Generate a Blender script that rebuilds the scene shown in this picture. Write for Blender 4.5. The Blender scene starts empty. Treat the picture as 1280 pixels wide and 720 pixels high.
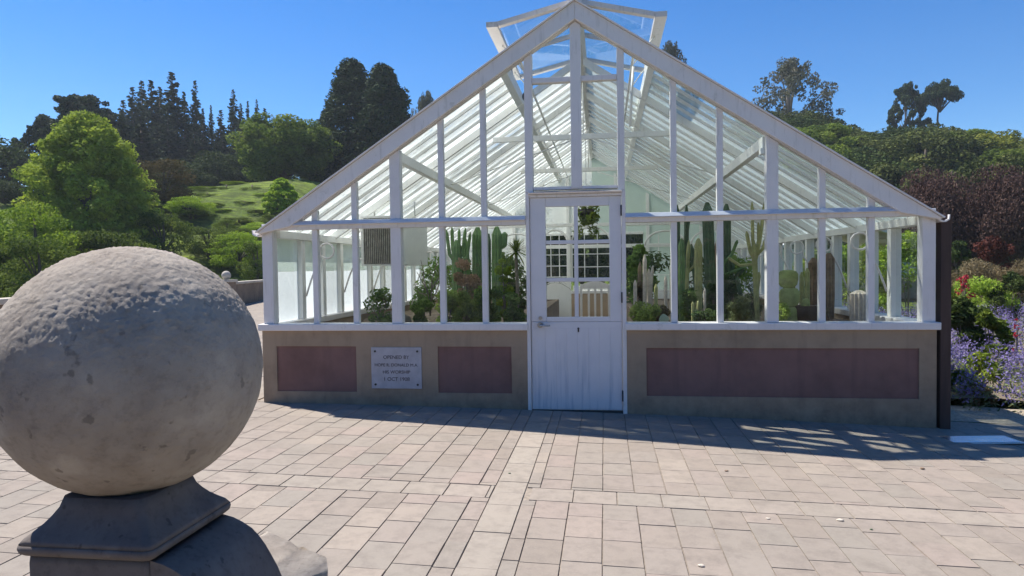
import bpy, math, random
import numpy as np
from mathutils import Vector, Matrix, noise

# ------------------------------------------------------------------ basics
C = bpy.context.scene.collection
random.seed(7)
RX = Vector((0.9909, 0.1340, -0.0139)); RD = Vector((-0.0098, -0.0315, -0.9995)); RF = Vector((-0.1344, 0.9905, -0.0299))
CAM = Vector((0.2791, -6.4928, 1.3856)); FPX = 850.0

def ray(u, v):
    return RX*((u-640)/FPX) + RD*((v-360)/FPX) + RF
def aty(u, v, Y):
    r = ray(u, v); return CAM + r*((Y-CAM.y)/r.y)
def atd(u, v, d):
    return CAM + ray(u, v)*d

def smooth(t): t = max(0., min(1., t)); return t*t*(3-2*t)
def ground_z(x, y):
    k = max(0., min(1., 1+y/2.3)) if y < 0 else 1.
    xx = max(-6, min(6, x))
    near = -.0239*xx - .0028*xx*xx*k
    return near
HILL = [(-180, 4), (-110, 5), (-60, 6), (-42, 6.5), (-33, 8.5), (-24, 9), (-12, 10), (0, 13), (14, 15), (22, 12.8), (28, 12), (36, 10.0), (45, 9), (80, 8), (110, 5), (180, 4)]
def hill_h(az):
    for (a0, h0), (a1, h1) in zip(HILL, HILL[1:]):
        if a0 <= az <= a1: return h0+(h1-h0)*(az-a0)/(a1-a0)
    return 4
def terrain(x, y):
    dx, dy = x-CAM.x, y-CAM.y
    r = math.hypot(dx, dy); az = math.degrees(math.atan2(dx, dy))
    h = hill_h(az)
    left = smooth((-15-az)/10)
    t0 = 46-14*left; t1 = 96-34*left
    t = max(0., (r-t0)/(t1-t0))
    e = smooth(min(1, t)) if t < 1 else 1
    z = h*e
    z += noise.noise(Vector((x*.07, y*.07, 0)))*1.0*min(1, max(0, (r-30)/30))
    return ground_z(x, y)*max(0, min(1, 2-r/15)) + z

# ------------------------------------------------------------------ node helpers
class NT:
    def __init__(s, name):
        s.m = bpy.data.materials.new(name); s.m.use_nodes = True
        s.t = s.m.node_tree; s.n = s.t.nodes; s.l = s.t.links
        s.b = s.n['Principled BSDF']; s.o = s.n['Material Output']; s.tc = None; s.rough = .6
    def new(s, t, **k):
        n = s.n.new(t)
        for a, v in k.items():
            if a in n.inputs.keys() if isinstance(a, str) else False: n.inputs[a].default_value = v
            else: setattr(n, a, v)
        return n
    def coord(s, kind='Object'):
        if s.tc is None: s.tc = s.n.new('ShaderNodeTexCoord')
        return s.tc.outputs[kind]
    def noise(s, scale, detail=4, rough=.6, stretch=None, kind='Object'):
        n = s.n.new('ShaderNodeTexNoise'); n.inputs['Scale'].default_value = scale
        n.inputs['Detail'].default_value = detail; n.inputs['Roughness'].default_value = rough
        src = s.coord(kind)
        if stretch:
            mp = s.n.new('ShaderNodeMapping'); mp.inputs['Scale'].default_value = stretch
            s.l.new(src, mp.inputs[0]); src = mp.outputs[0]
        s.l.new(src, n.inputs['Vector']); return n.outputs[0]
    def ramp(s, src, stops):
        r = s.n.new('ShaderNodeValToRGB'); e = r.color_ramp.elements
        while len(e) < len(stops): e.new(.5)
        for q, (p, c) in zip(e, stops):
            q.position = p; q.color = (c[0], c[1], c[2], 1) if isinstance(c, (tuple, list)) else (c, c, c, 1)
        s.l.new(src, r.inputs[0]); return r.outputs[0]
    def mix(s, f, a, b, mode='MIX'):
        n = s.n.new('ShaderNodeMix'); n.data_type = 'RGBA'; n.blend_type = mode
        for i, v in ((0, f), (6, a), (7, b)):
            if hasattr(v, 'is_output') or isinstance(v, bpy.types.NodeSocket): s.l.new(v, n.inputs[i])
            elif i == 0: n.inputs[0].default_value = v
            else: n.inputs[i].default_value = (*v, 1)
        return n.outputs[2]
    def attr(s, name):
        n = s.n.new('ShaderNodeAttribute'); n.attribute_name = name; return n
    def bump(s, h, strength=.3, dist=.01):
        n = s.n.new('ShaderNodeBump'); n.inputs['Strength'].default_value = strength; n.inputs['Distance'].default_value = dist
        s.l.new(h, n.inputs['Height']); s.l.new(n.outputs[0], s.b.inputs['Normal'])
    def col(s, c):
        if isinstance(c, tuple): s.b.inputs['Base Color'].default_value = (*c, 1)
        else: s.l.new(c, s.b.inputs['Base Color'])
    def done(s, rough=.7, metal=0., spec=.4):
        s.b.inputs['Roughness'].default_value = rough; s.b.inputs['Metallic'].default_value = metal
        s.b.inputs['Specular IOR Level'].default_value = spec
        return s.m

def simple(name, c, rough=.6, var=.15, scale=6, bump=.0, metal=0, stretch=None, spec=.4):
    t = NT(name); n = t.noise(scale, stretch=stretch)
    d = tuple(x*(1-var) for x in c); u = tuple(min(1, x*(1+var)) for x in c)
    t.col(t.ramp(n, [(.3, d), (.7, u)]))
    if bump: t.bump(t.noise(scale*8, 5), bump)
    return t.done(rough, metal, spec)

M = {}
def white_paint(name, base, dirt=.5):
    t = NT(name)
    a = t.noise(3.0, 5); g = t.noise(30, 5, stretch=(1, 1, .12))
    c = t.ramp(a, [(.3, tuple(x*.92 for x in base)), (.65, base)])
    dm = t.ramp(g, [(.56, 0), (.8, dirt)])
    c = t.mix(t.ramp(t.noise(7, 7, .75), [(.60, 0), (.70, dirt*.9)]), t.mix(dm, c, (.36, .34, .29)), (.42, .40, .33))
    t.col(c)
    t.bump(t.noise(60, 4, stretch=(1, 1, .2)), .15, .004)
    return t.done(.42)
M['white'] = white_paint('white_paint', (.79, .75, .73), .5)
M['white_old'] = white_paint('weathered_white_paint', (.68, .64, .60), .8)
M['inner'] = white_paint('inner_white_paint', (.86, .85, .81), .3)
# painted door : streaks near the bottom
t = NT('door_paint')
sep = t.n.new('ShaderNodeSeparateXYZ'); t.l.new(t.coord('Object'), sep.inputs[0])
mr = t.n.new('ShaderNodeMapRange'); mr.inputs[1].default_value = .05; mr.inputs[2].default_value = .75; mr.inputs[3].default_value = 1.; mr.inputs[4].default_value = 0.
t.l.new(sep.outputs[2], mr.inputs[0])
st = t.ramp(t.noise(26, 5, stretch=(1, 1, .06)), [(.5, 0), (.72, 1)])
mm = t.n.new('ShaderNodeMath'); mm.operation = 'MULTIPLY'; t.l.new(mr.outputs[0], mm.inputs[0]); t.l.new(st, mm.inputs[1])
t.col(t.mix(mm.outputs[0], t.ramp(t.noise(3), [(.3, (.69, .68, .69)), (.7, (.77, .745, .75))]), (.42, .46, .52)))
t.bump(t.noise(30, 4, stretch=(1, 1, .05)), .2, .004)
M['door'] = t.done(.45)

def render_wall(name, base, dark):
    t = NT(name); a = t.noise(1.7, 6, .65); b = t.noise(14, 5, .7)
    c = t.ramp(a, [(.3, tuple(x*.74 for x in base)), (.5, base), (.72, tuple(x*1.12 for x in base))])
    c = t.mix(t.ramp(t.noise(9, 5, .6, stretch=(1, 1, .10)), [(.55, 0), (.75, .38)]), c, dark)
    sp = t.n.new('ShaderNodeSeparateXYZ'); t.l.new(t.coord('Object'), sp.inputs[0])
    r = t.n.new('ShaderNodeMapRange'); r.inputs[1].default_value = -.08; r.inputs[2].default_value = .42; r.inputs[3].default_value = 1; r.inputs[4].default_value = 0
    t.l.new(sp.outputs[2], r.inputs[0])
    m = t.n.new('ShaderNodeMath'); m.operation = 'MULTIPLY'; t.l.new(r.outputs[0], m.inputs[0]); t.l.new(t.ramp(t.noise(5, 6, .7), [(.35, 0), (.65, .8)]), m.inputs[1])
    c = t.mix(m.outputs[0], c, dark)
    c = t.mix(t.ramp(b, [(.58, 0), (.75, .25)]), c, (.12, .10, .08))
    t.col(c); t.bump(t.noise(45, 5), .35, .004); return t.done(.85, spec=.2)
M['wall'] = render_wall('tan_painted_render', (.385, .285, .195), (.16, .12, .09))
M['mauve'] = render_wall('mauve_painted_render', (.245, .138, .118), (.14, .085, .075))

# clear glass
def glass(name, tint=(.93, .96, .95), dirt=.0):
    t = NT(name); t.n.remove(t.b)
    tr = t.n.new('ShaderNodeBsdfTransparent'); tr.inputs[0].default_value = (*tint, 1)
    gl = t.n.new('ShaderNodeBsdfGlossy'); gl.inputs['Roughness'].default_value = .015
    fr = t.n.new('ShaderNodeFresnel'); fr.inputs[0].default_value = 1.45
    geo = t.n.new('ShaderNodeNewGeometry'); inv = t.n.new('ShaderNodeMath'); inv.operation = 'SUBTRACT'; inv.inputs[0].default_value = 1; t.l.new(geo.outputs['Backfacing'], inv.inputs[1])
    ml = t.n.new('ShaderNodeMath'); ml.operation = 'MULTIPLY'; t.l.new(fr.outputs[0], ml.inputs[0]); t.l.new(inv.outputs[0], ml.inputs[1])
    mx = t.n.new('ShaderNodeMixShader'); t.l.new(ml.outputs[0], mx.inputs[0]); t.l.new(tr.outputs[0], mx.inputs[1]); t.l.new(gl.outputs[0], mx.inputs[2])
    last = mx.outputs[0]
    if dirt:
        df = t.n.new('ShaderNodeBsdfDiffuse'); df.inputs[0].default_value = (.8, .8, .78, 1)
        m2 = t.n.new('ShaderNodeMixShader'); t.l.new(t.ramp(t.noise(5, 6), [(.4, 0), (.8, dirt)]), m2.inputs[0])
        t.l.new(last, m2.inputs[1]); t.l.new(df.outputs[0], m2.inputs[2]); last = m2.outputs[0]
    t.l.new(last, t.o.inputs[0]); return t.m
M['glass'] = glass('clear_glass', tint=(.96, .98, .975), dirt=.03)
def whitewash(name, lo, hi, col=(.86, .87, .84), scale=1.0, stretch=(1, .5, 1), translucency=.5, st=(.32, .62)):
    # lime whitewash brushed on glass: coverage (1 = opaque) varies with noise
    t = NT(name); t.n.remove(t.b)
    df = t.n.new('ShaderNodeBsdfDiffuse'); df.inputs[0].default_value = (*col, 1)
    tl = t.n.new('ShaderNodeBsdfTranslucent'); tl.inputs[0].default_value = (*col, 1)
    mx = t.n.new('ShaderNodeMixShader'); oi = t.n.new('ShaderNodeObjectInfo'); rm = t.n.new('ShaderNodeMapRange'); rm.inputs[3].default_value = translucency*.55; rm.inputs[4].default_value = min(.85, translucency*1.35); t.l.new(oi.outputs['Random'], rm.inputs[0]); t.l.new(rm.outputs[0], mx.inputs[0])
    t.l.new(df.outputs[0], mx.inputs[1]); t.l.new(tl.outputs[0], mx.inputs[2])
    tr = t.n.new('ShaderNodeBsdfTransparent'); tr.inputs[0].default_value = (.88, .92, .9, 1)
    m2 = t.n.new('ShaderNodeMixShader')
    t.l.new(t.ramp(t.noise(scale, 5, .65, stretch=stretch), [(st[0], lo), (st[1], hi)]), m2.inputs[0])
    t.l.new(tr.outputs[0], m2.inputs[1]); t.l.new(mx.outputs[0], m2.inputs[2])
    t.l.new(m2.outputs[0], t.o.inputs[0]); return t.m
M['wash'] = whitewash('whitewashed_roof_glass', .40, .965, scale=2.2, stretch=(1, 2.2, 1), st=(.34, .46), col=(.93, .93, .90), translucency=.6)
M['wash_thin'] = whitewash('thinly_whitewashed_roof_glass', .35, .97, (.78, .82, .77), scale=1.8, stretch=(.6, 3, .6), translucency=.32)
M['wash_shade'] = whitewash('shade_toned_whitewashed_roof_glass', .90, .98, (.80, .84, .79), scale=1.6, stretch=(1, 2.2, 1), translucency=.34)  # shade of the slope turned from the sun is put into this colour
M['wash_low'] = whitewash('heavily_whitewashed_side_glass', .95, .99, (.90, .92, .92), translucency=.62)
M['wash_high'] = whitewash('greenish_whitewashed_side_glass', .80, .90, (.70, .78, .72), translucency=.40)

def concrete(name, c1, c2, scale=5, rough_bump=.5, bump_scale=70, bdist=.006):
    t = NT(name)
    c = t.ramp(t.noise(scale, 7, .62), [(.28, c1), (.70, c2)])
    c = t.mix(t.ramp(t.noise(scale*9, 6, .7), [(.50, 0), (.74, .5)]), c, tuple(x*.55 for x in c1))
    c = t.mix(t.ramp(t.noise(scale*2.3, 3, .5), [(.60, 0), (.72, .35)]), c, tuple(min(1, x*1.25) for x in c2))
    c = t.mix(t.ramp(t.noise(scale*5, 4, .5), [(.66, 0), (.70, .55)]), c, tuple(x*.42 for x in c1))
    c = t.mix(t.ramp(t.noise(scale*.7, 5, .6), [(.5, 0), (.7, .35)]), c, (c1[0]*.7, c1[1]*.72, c1[2]*.78))
    t.col(c); t.bump(t.noise(bump_scale, 8, .75), rough_bump, bdist); return t.done(.92, spec=.15)
M['ball'] = concrete('weathered_concrete', (.265, .222, .185), (.47, .41, .345), 5, .8, 130, .004)
M['pedestal'] = concrete('smooth_worn_shaded_concrete', (.125, .105, .098), (.19, .165, .15), 7, .25, 60, .003)  # base colour darkened to carry the shade below the ball
M['parapet'] = concrete('shaded_parapet_stone', (.17, .13, .10), (.28, .22, .17), 2)  # shade on the wall face is mixed into this darker stone colour
M['parapet_top'] = concrete('parapet_coping_stone', (.42, .38, .32), (.58, .52, .44), 2)

# pavers
t = NT('beige_pavers')
a = t.attr('tone'); v = t.n.new('ShaderNodeSeparateColor'); t.l.new(a.outputs['Color'], v.inputs[0])
base = t.ramp(v.outputs[0], [(0, (0.262, 0.218, 0.180)), (.35, (0.296, 0.245, 0.205)), (.6, (0.275, 0.240, 0.202)), (.8, (0.311, 0.248, 0.211)), (1, (0.327, 0.273, 0.224))])
base = t.mix(v.outputs[1], base, (0.342, 0.296, 0.245))
base = t.mix(t.ramp(t.noise(.9, 6, .65, kind='Object'), [(.35, 0), (.72, .5)]), base, (0.216, 0.189, 0.157))
base = t.mix(t.ramp(t.noise(12, 6, .7), [(.46, 0), (.72, .55)]), base, (0.177, 0.148, 0.127))
base = t.mix(t.ramp(t.noise(130, 3, .6), [(.56, 0), (.75, .35)]), base, (0.394, 0.351, 0.309))
base = t.mix(t.ramp(t.noise(2.7, 7, .75), [(.54, 0), (.66, .35)]), base, (0.164, 0.139, 0.117))
t.col(base); t.bump(t.noise(150, 5, .7), .25, .003); M['paver'] = t.done(.9, spec=.2)
M['joint'] = simple('dark_joint_sand', (.27, .225, .18), .95, .3, 40)
M['gravel'] = simple('tan_gravel', (.36, .30, .22), .95, .35, 35, .5)

# terrain
t = NT('hill_ground')
g = t.ramp(t.noise(.25, 8, .7), [(.35, (.07, .11, .018)), (.52, (.15, .21, .028)), (.68, (.25, .31, .04))])
g = t.mix(t.ramp(t.noise(2.6, 6, .7), [(.45, 0), (.7, .8)]), g, (.055, .075, .02))
g = t.mix(t.ramp(t.noise(.5, 7, .75, stretch=(1, 3, 1)), [(.46, 0), (.56, .75)]), g, (.05, .065, .018))
t.col(g); t.bump(t.noise(5, 6), .8, .2); M['hill'] = t.done(.95, spec=.1)
M['soil'] = simple('dry_soil', (.20, .155, .11), .95, .4, 20, .6)

def leafmat(name, cols, trans=.35, rough=.55, nscale=.6):
    t = NT(name); a = t.attr('tone'); v = t.n.new('ShaderNodeSeparateColor'); t.l.new(a.outputs['Color'], v.inputs[0])
    k = len(cols); c = t.ramp(v.outputs[0], [(i/(k-1), q) for i, q in enumerate(cols)])
    oi = t.n.new('ShaderNodeObjectInfo')
    hs = t.n.new('ShaderNodeHueSaturation'); mr = t.n.new('ShaderNodeMapRange'); mr.inputs[3].default_value = .8; mr.inputs[4].default_value = 1.2
    t.l.new(oi.outputs['Random'], mr.inputs[0]); t.l.new(mr.outputs[0], hs.inputs['Value']); t.l.new(c, hs.inputs['Color'])
    t.col(hs.outputs[0]); t.done(.8, spec=.12)
    tl = t.n.new('ShaderNodeBsdfTranslucent'); t.l.new(hs.outputs[0], tl.inputs[0])
    mx = t.n.new('ShaderNodeMixShader'); mx.inputs[0].default_value = trans
    t.l.new(t.b.outputs[0], mx.inputs[1]); t.l.new(tl.outputs[0], mx.inputs[2]); t.l.new(mx.outputs[0], t.o.inputs[0])
    return t.m
L = {
 'lime': leafmat('light_green_leaves', [(0.135, 0.190, 0.024), (0.257, 0.325, 0.040), (0.365, 0.426, 0.056)]),
 'bright': leafmat('bright_green_leaves', [(0.104, 0.173, 0.016), (0.234, 0.346, 0.028), (0.364, 0.454, 0.040)]),
 'mid': leafmat('mid_green_leaves', [(0.061, 0.094, 0.015), (0.115, 0.165, 0.025), (0.189, 0.231, 0.038)]),
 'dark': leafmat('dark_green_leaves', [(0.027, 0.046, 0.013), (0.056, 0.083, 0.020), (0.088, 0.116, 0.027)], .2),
 'conifer': leafmat('conifer_needles', [(0.021, 0.037, 0.015), (0.042, 0.064, 0.024), (0.065, 0.092, 0.035)], .12),
 'sequoia': leafmat('sequoia_foliage', [(0.018, 0.038, 0.014), (0.039, 0.066, 0.020), (0.058, 0.090, 0.025)], .12),
 'hillside': leafmat('hillside_bush_leaves', [(.028, .038, .013), (.085, .105, .026), (.17, .18, .045)], .22),
 'olive': leafmat('olive_brown_leaves', [(0.057, 0.055, 0.018), (0.115, 0.090, 0.032), (0.184, 0.130, 0.045)], .25),
 'yellowgreen': leafmat('yellow_green_leaves', [(0.120, 0.137, 0.021), (0.210, 0.230, 0.035), (0.285, 0.295, 0.049)], .3),
 'copper': leafmat('copper_leaves', [(.040, .023, .020), (.082, .048, .040), (.135, .085, .066)], .25),
 'euca': leafmat('eucalyptus_leaves', [(.06, .07, .045), (.11, .115, .07), (.17, .15, .10)], .25),
 'lavender': leafmat('catmint_flowers', [(.15, .12, .27), (.22, .18, .37), (.33, .29, .46)], .3),
 'greygreen': leafmat('grey_green_leaves', [(.10, .13, .06), (.17, .20, .09), (.25, .27, .13)], .3),
 'chartreuse': leafmat('chartreuse_leaves', [(.22, .32, .04), (.33, .46, .06), (.42, .55, .10)], .35),
 'redflower': leafmat('red_flowers', [(.30, .02, .04), (.45, .03, .06), (.55, .06, .08)], .2),
 'redleaf': leafmat('rusty_red_leaves', [(.05, .018, .014), (.09, .028, .02), (.14, .04, .028)], .25),
 'tan': leafmat('dry_tan_foliage', [(.13, .10, .055), (.22, .17, .09), (.30, .24, .13)], .25),
 'pinkbrown': leafmat('dry_pinkish_flowers', [(.26, .16, .09), (.40, .27, .17), (.50, .36, .24)], .3),
}
for k_, src in (('in_mid', [(.08, .15, .035), (.16, .26, .06), (.27, .38, .10)]), ('in_lime', [(.16, .22, .05), (.28, .37, .08), (.42, .50, .13)]), ('in_dark', [(.05, .085, .03), (.09, .14, .05), (.14, .20, .07)])):
    L[k_] = leafmat(k_+'door_leaves', src, .4)  # indoor leaf copies, colours lightened in place of direct sun
M['bark'] = simple('grey_brown_bark', (.10, .08, .06), .9, .35, 5, .6, stretch=(1, 1, .2))
M['palebark'] = simple('pale_bark', (.24, .20, .16), .9, .3, 4, .4, stretch=(1, 1, .2))

# ------------------------------------------------------------------ mesh helpers
class MB:
    def __init__(s): s.v = []; s.f = []; s.mi = []; s.cur = 0; s.smooth = []
    def face(s, idx, sm=False): s.f.append(idx); s.mi.append(s.cur); s.smooth.append(sm)
    def box(s, x0, x1, y0, y1, z0, z1):
        b = len(s.v)
        s.v += [(x0, y0, z0), (x1, y0, z0), (x1, y1, z0), (x0, y1, z0), (x0, y0, z1), (x1, y0, z1), (x1, y1, z1), (x0, y1, z1)]
        for q in ((0, 3, 2, 1), (4, 5, 6, 7), (0, 1, 5, 4), (1, 2, 6, 5), (2, 3, 7, 6), (3, 0, 4, 7)): s.face([b+i for i in q])
        return s
    def prism(s, pts, axis, a0, a1):
        # pts: 2D outline; axis 'y': pts=(x,z); 'x': pts=(y,z); 'z': pts=(x,y)
        b = len(s.v); n = len(pts)
        for a in (a0, a1):
            for p, q in pts:
                s.v.append({'y': (p, a, q), 'x': (a, p, q), 'z': (p, q, a)}[axis])
        s.face([b+i for i in range(n)][::-1]); s.face([b+n+i for i in range(n)])
        for i in range(n):
            j = (i+1) % n; s.face([b+i, b+j, b+n+j, b+n+i])
        return s
    def beam(s, p, q, w, h, up=(0, 0, 1)):
        p = Vector(p); q = Vector(q); d = (q-p).normalized(); u = Vector(up)
        sx = d.cross(u).normalized(); uu = sx.cross(d).normalized(); b = len(s.v)
        for c in (p, q):
            for a, e in ((-1, -1), (1, -1), (1, 1), (-1, 1)): s.v.append(tuple(c+sx*a*w/2+uu*e*h/2))
        for f in ((0, 1, 2, 3), (7, 6, 5, 4), (0, 4, 5, 1), (1, 5, 6, 2), (2, 6, 7, 3), (3, 7, 4, 0)): s.face([b+i for i in f])
        return s
    def tube(s, pts, rad, n=8, ribs=0, ribd=.0, cap=True):
        pts = [Vector(p) for p in pts]; m = len(pts)
        if not hasattr(rad, '__len__'): rad = [rad]*m
        b = len(s.v); t0 = (pts[1]-pts[0]).normalized()
        u = t0.orthogonal().normalized()
        for i, p in enumerate(pts):
            t = (pts[min(i+1, m-1)]-pts[max(i-1, 0)]).normalized()
            u = (u-t*u.dot(t)).normalized(); w = t.cross(u)
            for k in range(n):
                a = 2*math.pi*k/n; r = rad[i]
                if ribs: r *= 1-ribd*(k % 2)
                s.v.append(tuple(p+u*math.cos(a)*r+w*math.sin(a)*r))
        for i in range(m-1):
            for k in range(n):
                j = (k+1) % n; s.face([b+i*n+k, b+i*n+j, b+(i+1)*n+j, b+(i+1)*n+k], not ribs)
        if cap:
            s.face([b+k for k in range(n)][::-1]); s.face([b+(m-1)*n+k for k in range(n)])
        return s
    def ball(s, c, r, n=10, sq=(1, 1, 1)):
        b = len(s.v); m = n//2+1
        for i in range(1, m):
            th = math.pi*i/m
            for k in range(n):
                ph = 2*math.pi*k/n
                s.v.append((c[0]+r*sq[0]*math.sin(th)*math.cos(ph), c[1]+r*sq[1]*math.sin(th)*math.sin(ph), c[2]+r*sq[2]*math.cos(th)))
        top = len(s.v); s.v.append((c[0], c[1], c[2]+r*sq[2])); s.v.append((c[0], c[1], c[2]-r*sq[2]))
        for i in range(m-2):
            for k in range(n):
                j = (k+1) % n; s.face([b+i*n+k, b+(i+1)*n+k, b+(i+1)*n+j, b+i*n+j], True)
        for k in range(n):
            j = (k+1) % n; s.face([top, b+k, b+j], True); s.face([top+1, b+(m-2)*n+j, b+(m-2)*n+k], True)
        return s
    def mesh(s, name, mats):
        me = bpy.data.meshes.new(name); me.from_pydata(s.v, [], s.f)
        for m in (mats if isinstance(mats, (list, tuple)) else [mats]): me.materials.append(m)
        me.polygons.foreach_set('material_index', s.mi); me.polygons.foreach_set('use_smooth', s.smooth)
        me.update(); return me
    def build(s, name, mats, parent=None, bevel=0.0, loc=None):
        o = bpy.data.objects.new(name, s.mesh(name, mats)); C.objects.link(o)
        if parent: o.parent = parent
        if loc is not None: o.location = loc
        if bevel:
            m = o.modifiers.new('edge', 'BEVEL'); m.width = bevel; m.segments = 2; m.limit_method = 'ANGLE'; m.angle_limit = .6
        return o

def coated(mb, idx, name, wash, parent, out=None):
    mb.mi[idx] = 1; return mb.build(name, [M['glass'], M[wash]], parent)
def tag(o, label=None, cat=None, group=None, kind=None):
    if label: o['label'] = label
    if cat: o['category'] = cat
    if group: o['group'] = group
    if kind: o['kind'] = kind
    return o
def thing(name, label, cat, loc=(0, 0, 0), group=None, rz=0):
    o = bpy.data.objects.new(name, None); C.objects.link(o); o.location = loc; o.rotation_euler = (0, 0, rz)
    o.empty_display_size = .1
    return tag(o, label, cat, group)
def obj(name, me, parent=None, loc=(0, 0, 0), rot=(0, 0, 0), sc=(1, 1, 1)):
    o = bpy.data.objects.new(name, me); C.objects.link(o); o.parent = parent
    o.location = loc; o.rotation_euler = rot; o.scale = sc; return o
def B(name, mat, parent, x0, x1, y0, y1, z0, z1, bevel=.004):
    return MB().box(x0, x1, y0, y1, z0, z1).build(name, mat, parent, bevel)

rng = np.random.default_rng(11)
def leaves_mesh(name, cen, n, size, mat, droop=0., aspect=.55, flat=0., tone=None, outward=.5, core=None):
    """n leaf-sized diamonds in clumps; cen: array k x 4 (x,y,z,r), or k x 6 with z squash and tone"""
    cen = np.asarray(cen, float); k = len(cen)
    w = cen[:, 3]**2; idx = rng.choice(k, n, p=w/w.sum())
    d = rng.normal(size=(n, 3)); d /= np.linalg.norm(d, axis=1)[:, None]
    rr = rng.random(n)**.33*.75+.3
    sq = cen[idx, 4] if cen.shape[1] > 4 else np.ones(n)
    off = d*(cen[idx, 3]*rr)[:, None]; off[:, 2] *= sq
    p = cen[idx, :3]+off
    nrm = rng.normal(size=(n, 3))*(1-outward)+d*outward+np.array([0, 0, flat]); nrm /= np.linalg.norm(nrm, axis=1)[:, None]
    a = rng.normal(size=(n, 3)); a[:, 2] -= droop; a = a-nrm*(a*nrm).sum(1)[:, None]; a /= np.linalg.norm(a, axis=1)[:, None]
    b = np.cross(nrm, a); s = size*(.6+.8*rng.random(n))
    a *= (s/2)[:, None]; b *= (s/2*aspect)[:, None]
    V = np.empty((n, 4, 3)); V[:, 0] = p-a; V[:, 1] = p+b; V[:, 2] = p+a; V[:, 3] = p-b
    me = bpy.data.meshes.new(name)
    me.vertices.add(4*n); me.vertices.foreach_set('co', V.reshape(-1).astype(np.float32))
    me.loops.add(4*n); me.loops.foreach_set('vertex_index', np.arange(4*n, dtype=np.int32))
    me.polygons.add(n); me.polygons.foreach_set('loop_start', np.arange(0, 4*n, 4, dtype=np.int32))
    try: me.polygons.foreach_set('loop_total', np.full(n, 4, dtype=np.int32))
    except Exception: pass
    at = me.attributes.new('tone', 'FLOAT_COLOR', 'FACE')
    ct = rng.random(k)[idx] if cen.shape[1] < 6 else cen[idx, 5]
    tv = np.clip(ct*.55+rng.random(n)*.45, 0, 1)
    col = np.ones((n, 4), np.float32); col[:, 0] = tv
    at.data.foreach_set('color', col.reshape(-1))
    me.materials.append(mat); me.update(calc_edges=True); return me

# ------------------------------------------------------------------ camera, world, sun
cam = bpy.data.cameras.new('camera'); co = bpy.data.objects.new('camera', cam); C.objects.link(co)
cam.sensor_width = 36; cam.lens = FPX/1280*36; cam.clip_end = 2000; cam.clip_start = .05
m3 = Matrix((RX, -RD, -RF)).transposed(); co.matrix_world = Matrix.Translation(CAM) @ m3.to_4x4()
bpy.context.scene.camera = co
SV = Vector((-.57, .30, 1.0)).normalized()
el = math.asin(SV.z); azr = math.atan2(SV.x, SV.y)
w = bpy.data.worlds.new('World'); bpy.context.scene.world = w; w.use_nodes = True
bg = w.node_tree.nodes['Background']; sky = w.node_tree.nodes.new('ShaderNodeTexSky'); sky.sky_type = 'NISHITA'
sky.sun_disc = False; sky.sun_elevation = el; sky.sun_rotation = azr % (2*math.pi)
sky.altitude = 300; sky.air_density = 1.0; sky.dust_density = .0; sky.ozone_density = 3.2
hsn = w.node_tree.nodes.new('ShaderNodeHueSaturation'); hsn.inputs['Saturation'].default_value = 1.36; hsn.inputs['Hue'].default_value = .508
w.node_tree.links.new(sky.outputs[0], hsn.inputs['Color']); w.node_tree.links.new(hsn.outputs[0], bg.inputs[0]); bg.inputs[1].default_value = .092
sl = bpy.data.lights.new('sun', 'SUN'); sl.energy = 5.0; sl.angle = math.radians(.53); sl.color = (1, .955, .88)
so = bpy.data.objects.new('sun', sl); C.objects.link(so); so.rotation_euler = SV.to_track_quat('Z', 'Y').to_euler(); so.location = (-20, 10, 40)
sc = bpy.context.scene
sc.view_settings.view_transform = 'Standard'; sc.view_settings.look = 'None'; sc.view_settings.exposure = 0.78; sc.view_settings.gamma = 1
sc.render.engine = 'CYCLES'; sc.cycles.use_denoising = True; sc.cycles.max_bounces = 12; sc.cycles.diffuse_bounces = 7
sc.cycles.transparent_max_bounces = 24; sc.cycles.caustics_reflective = False; sc.cycles.caustics_refractive = False
sc.cycles.sample_clamp_indirect = 6
sc.cycles.use_adaptive_sampling = True; sc.cycles.adaptive_threshold = .02

# ------------------------------------------------------------------ ground
def terrain_mesh():
    rs = [0]+[6*1.11**i for i in range(0, 42)]
    rs = [r for r in rs if r < 420]; na = 200; V = []; F = []
    for r in rs:
        for k in range(na):
            a = 2*math.pi*k/na; x = CAM.x+r*math.sin(a); y = CAM.y+r*math.cos(a)
            z = terrain(x, y)-.07 - (0 if r < 150 else (r-150)*.03)
            V.append((x, y, z))
    for i in range(len(rs)-1):
        for k in range(na):
            j = (k+1) % na; F.append((i*na+k, i*na+j, (i+1)*na+j, (i+1)*na+k))
    me = bpy.data.meshes.new('terrain'); me.from_pydata(V, [], F); me.materials.append(M['hill'])
    me.polygons.foreach_set('use_smooth', [True]*len(F)); return me
tag(obj('terrain', terrain_mesh()), kind='structure')

def sheet(name, x0, x1, y0, y1, dz, mat, nx=40, ny=24, fn=None):
    V = []; F = []
    for j in range(ny+1):
        for i in range(nx+1):
            x = x0+(x1-x0)*i/nx; y = y0+(y1-y0)*j/ny
            V.append((x, y, ground_z(x, y)+dz+(fn(x, y) if fn else 0)))
    for j in range(ny):
        for i in range(nx):
            a = j*(nx+1)+i; F.append((a, a+1, a+nx+2, a+nx+1))
    me = bpy.data.meshes.new(name); me.from_pydata(V, [], F); me.materials.append(mat)
    return tag(obj(name, me), kind='structure')
sheet('pavement_bedding', -16, 9, -10, .4, -.0075, M['joint'], 60, 40)
sheet('side_pavement_bedding', -17, -3.3, .4, 30, -.0075, M['joint'], 40, 60)
sheet('garden_path', 3.36, 9.0, .4, 1.25, -.004, M['gravel'], 40, 20, lambda x, y: noise.noise(Vector((x*6, y*6, 0)))*.006)

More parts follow.
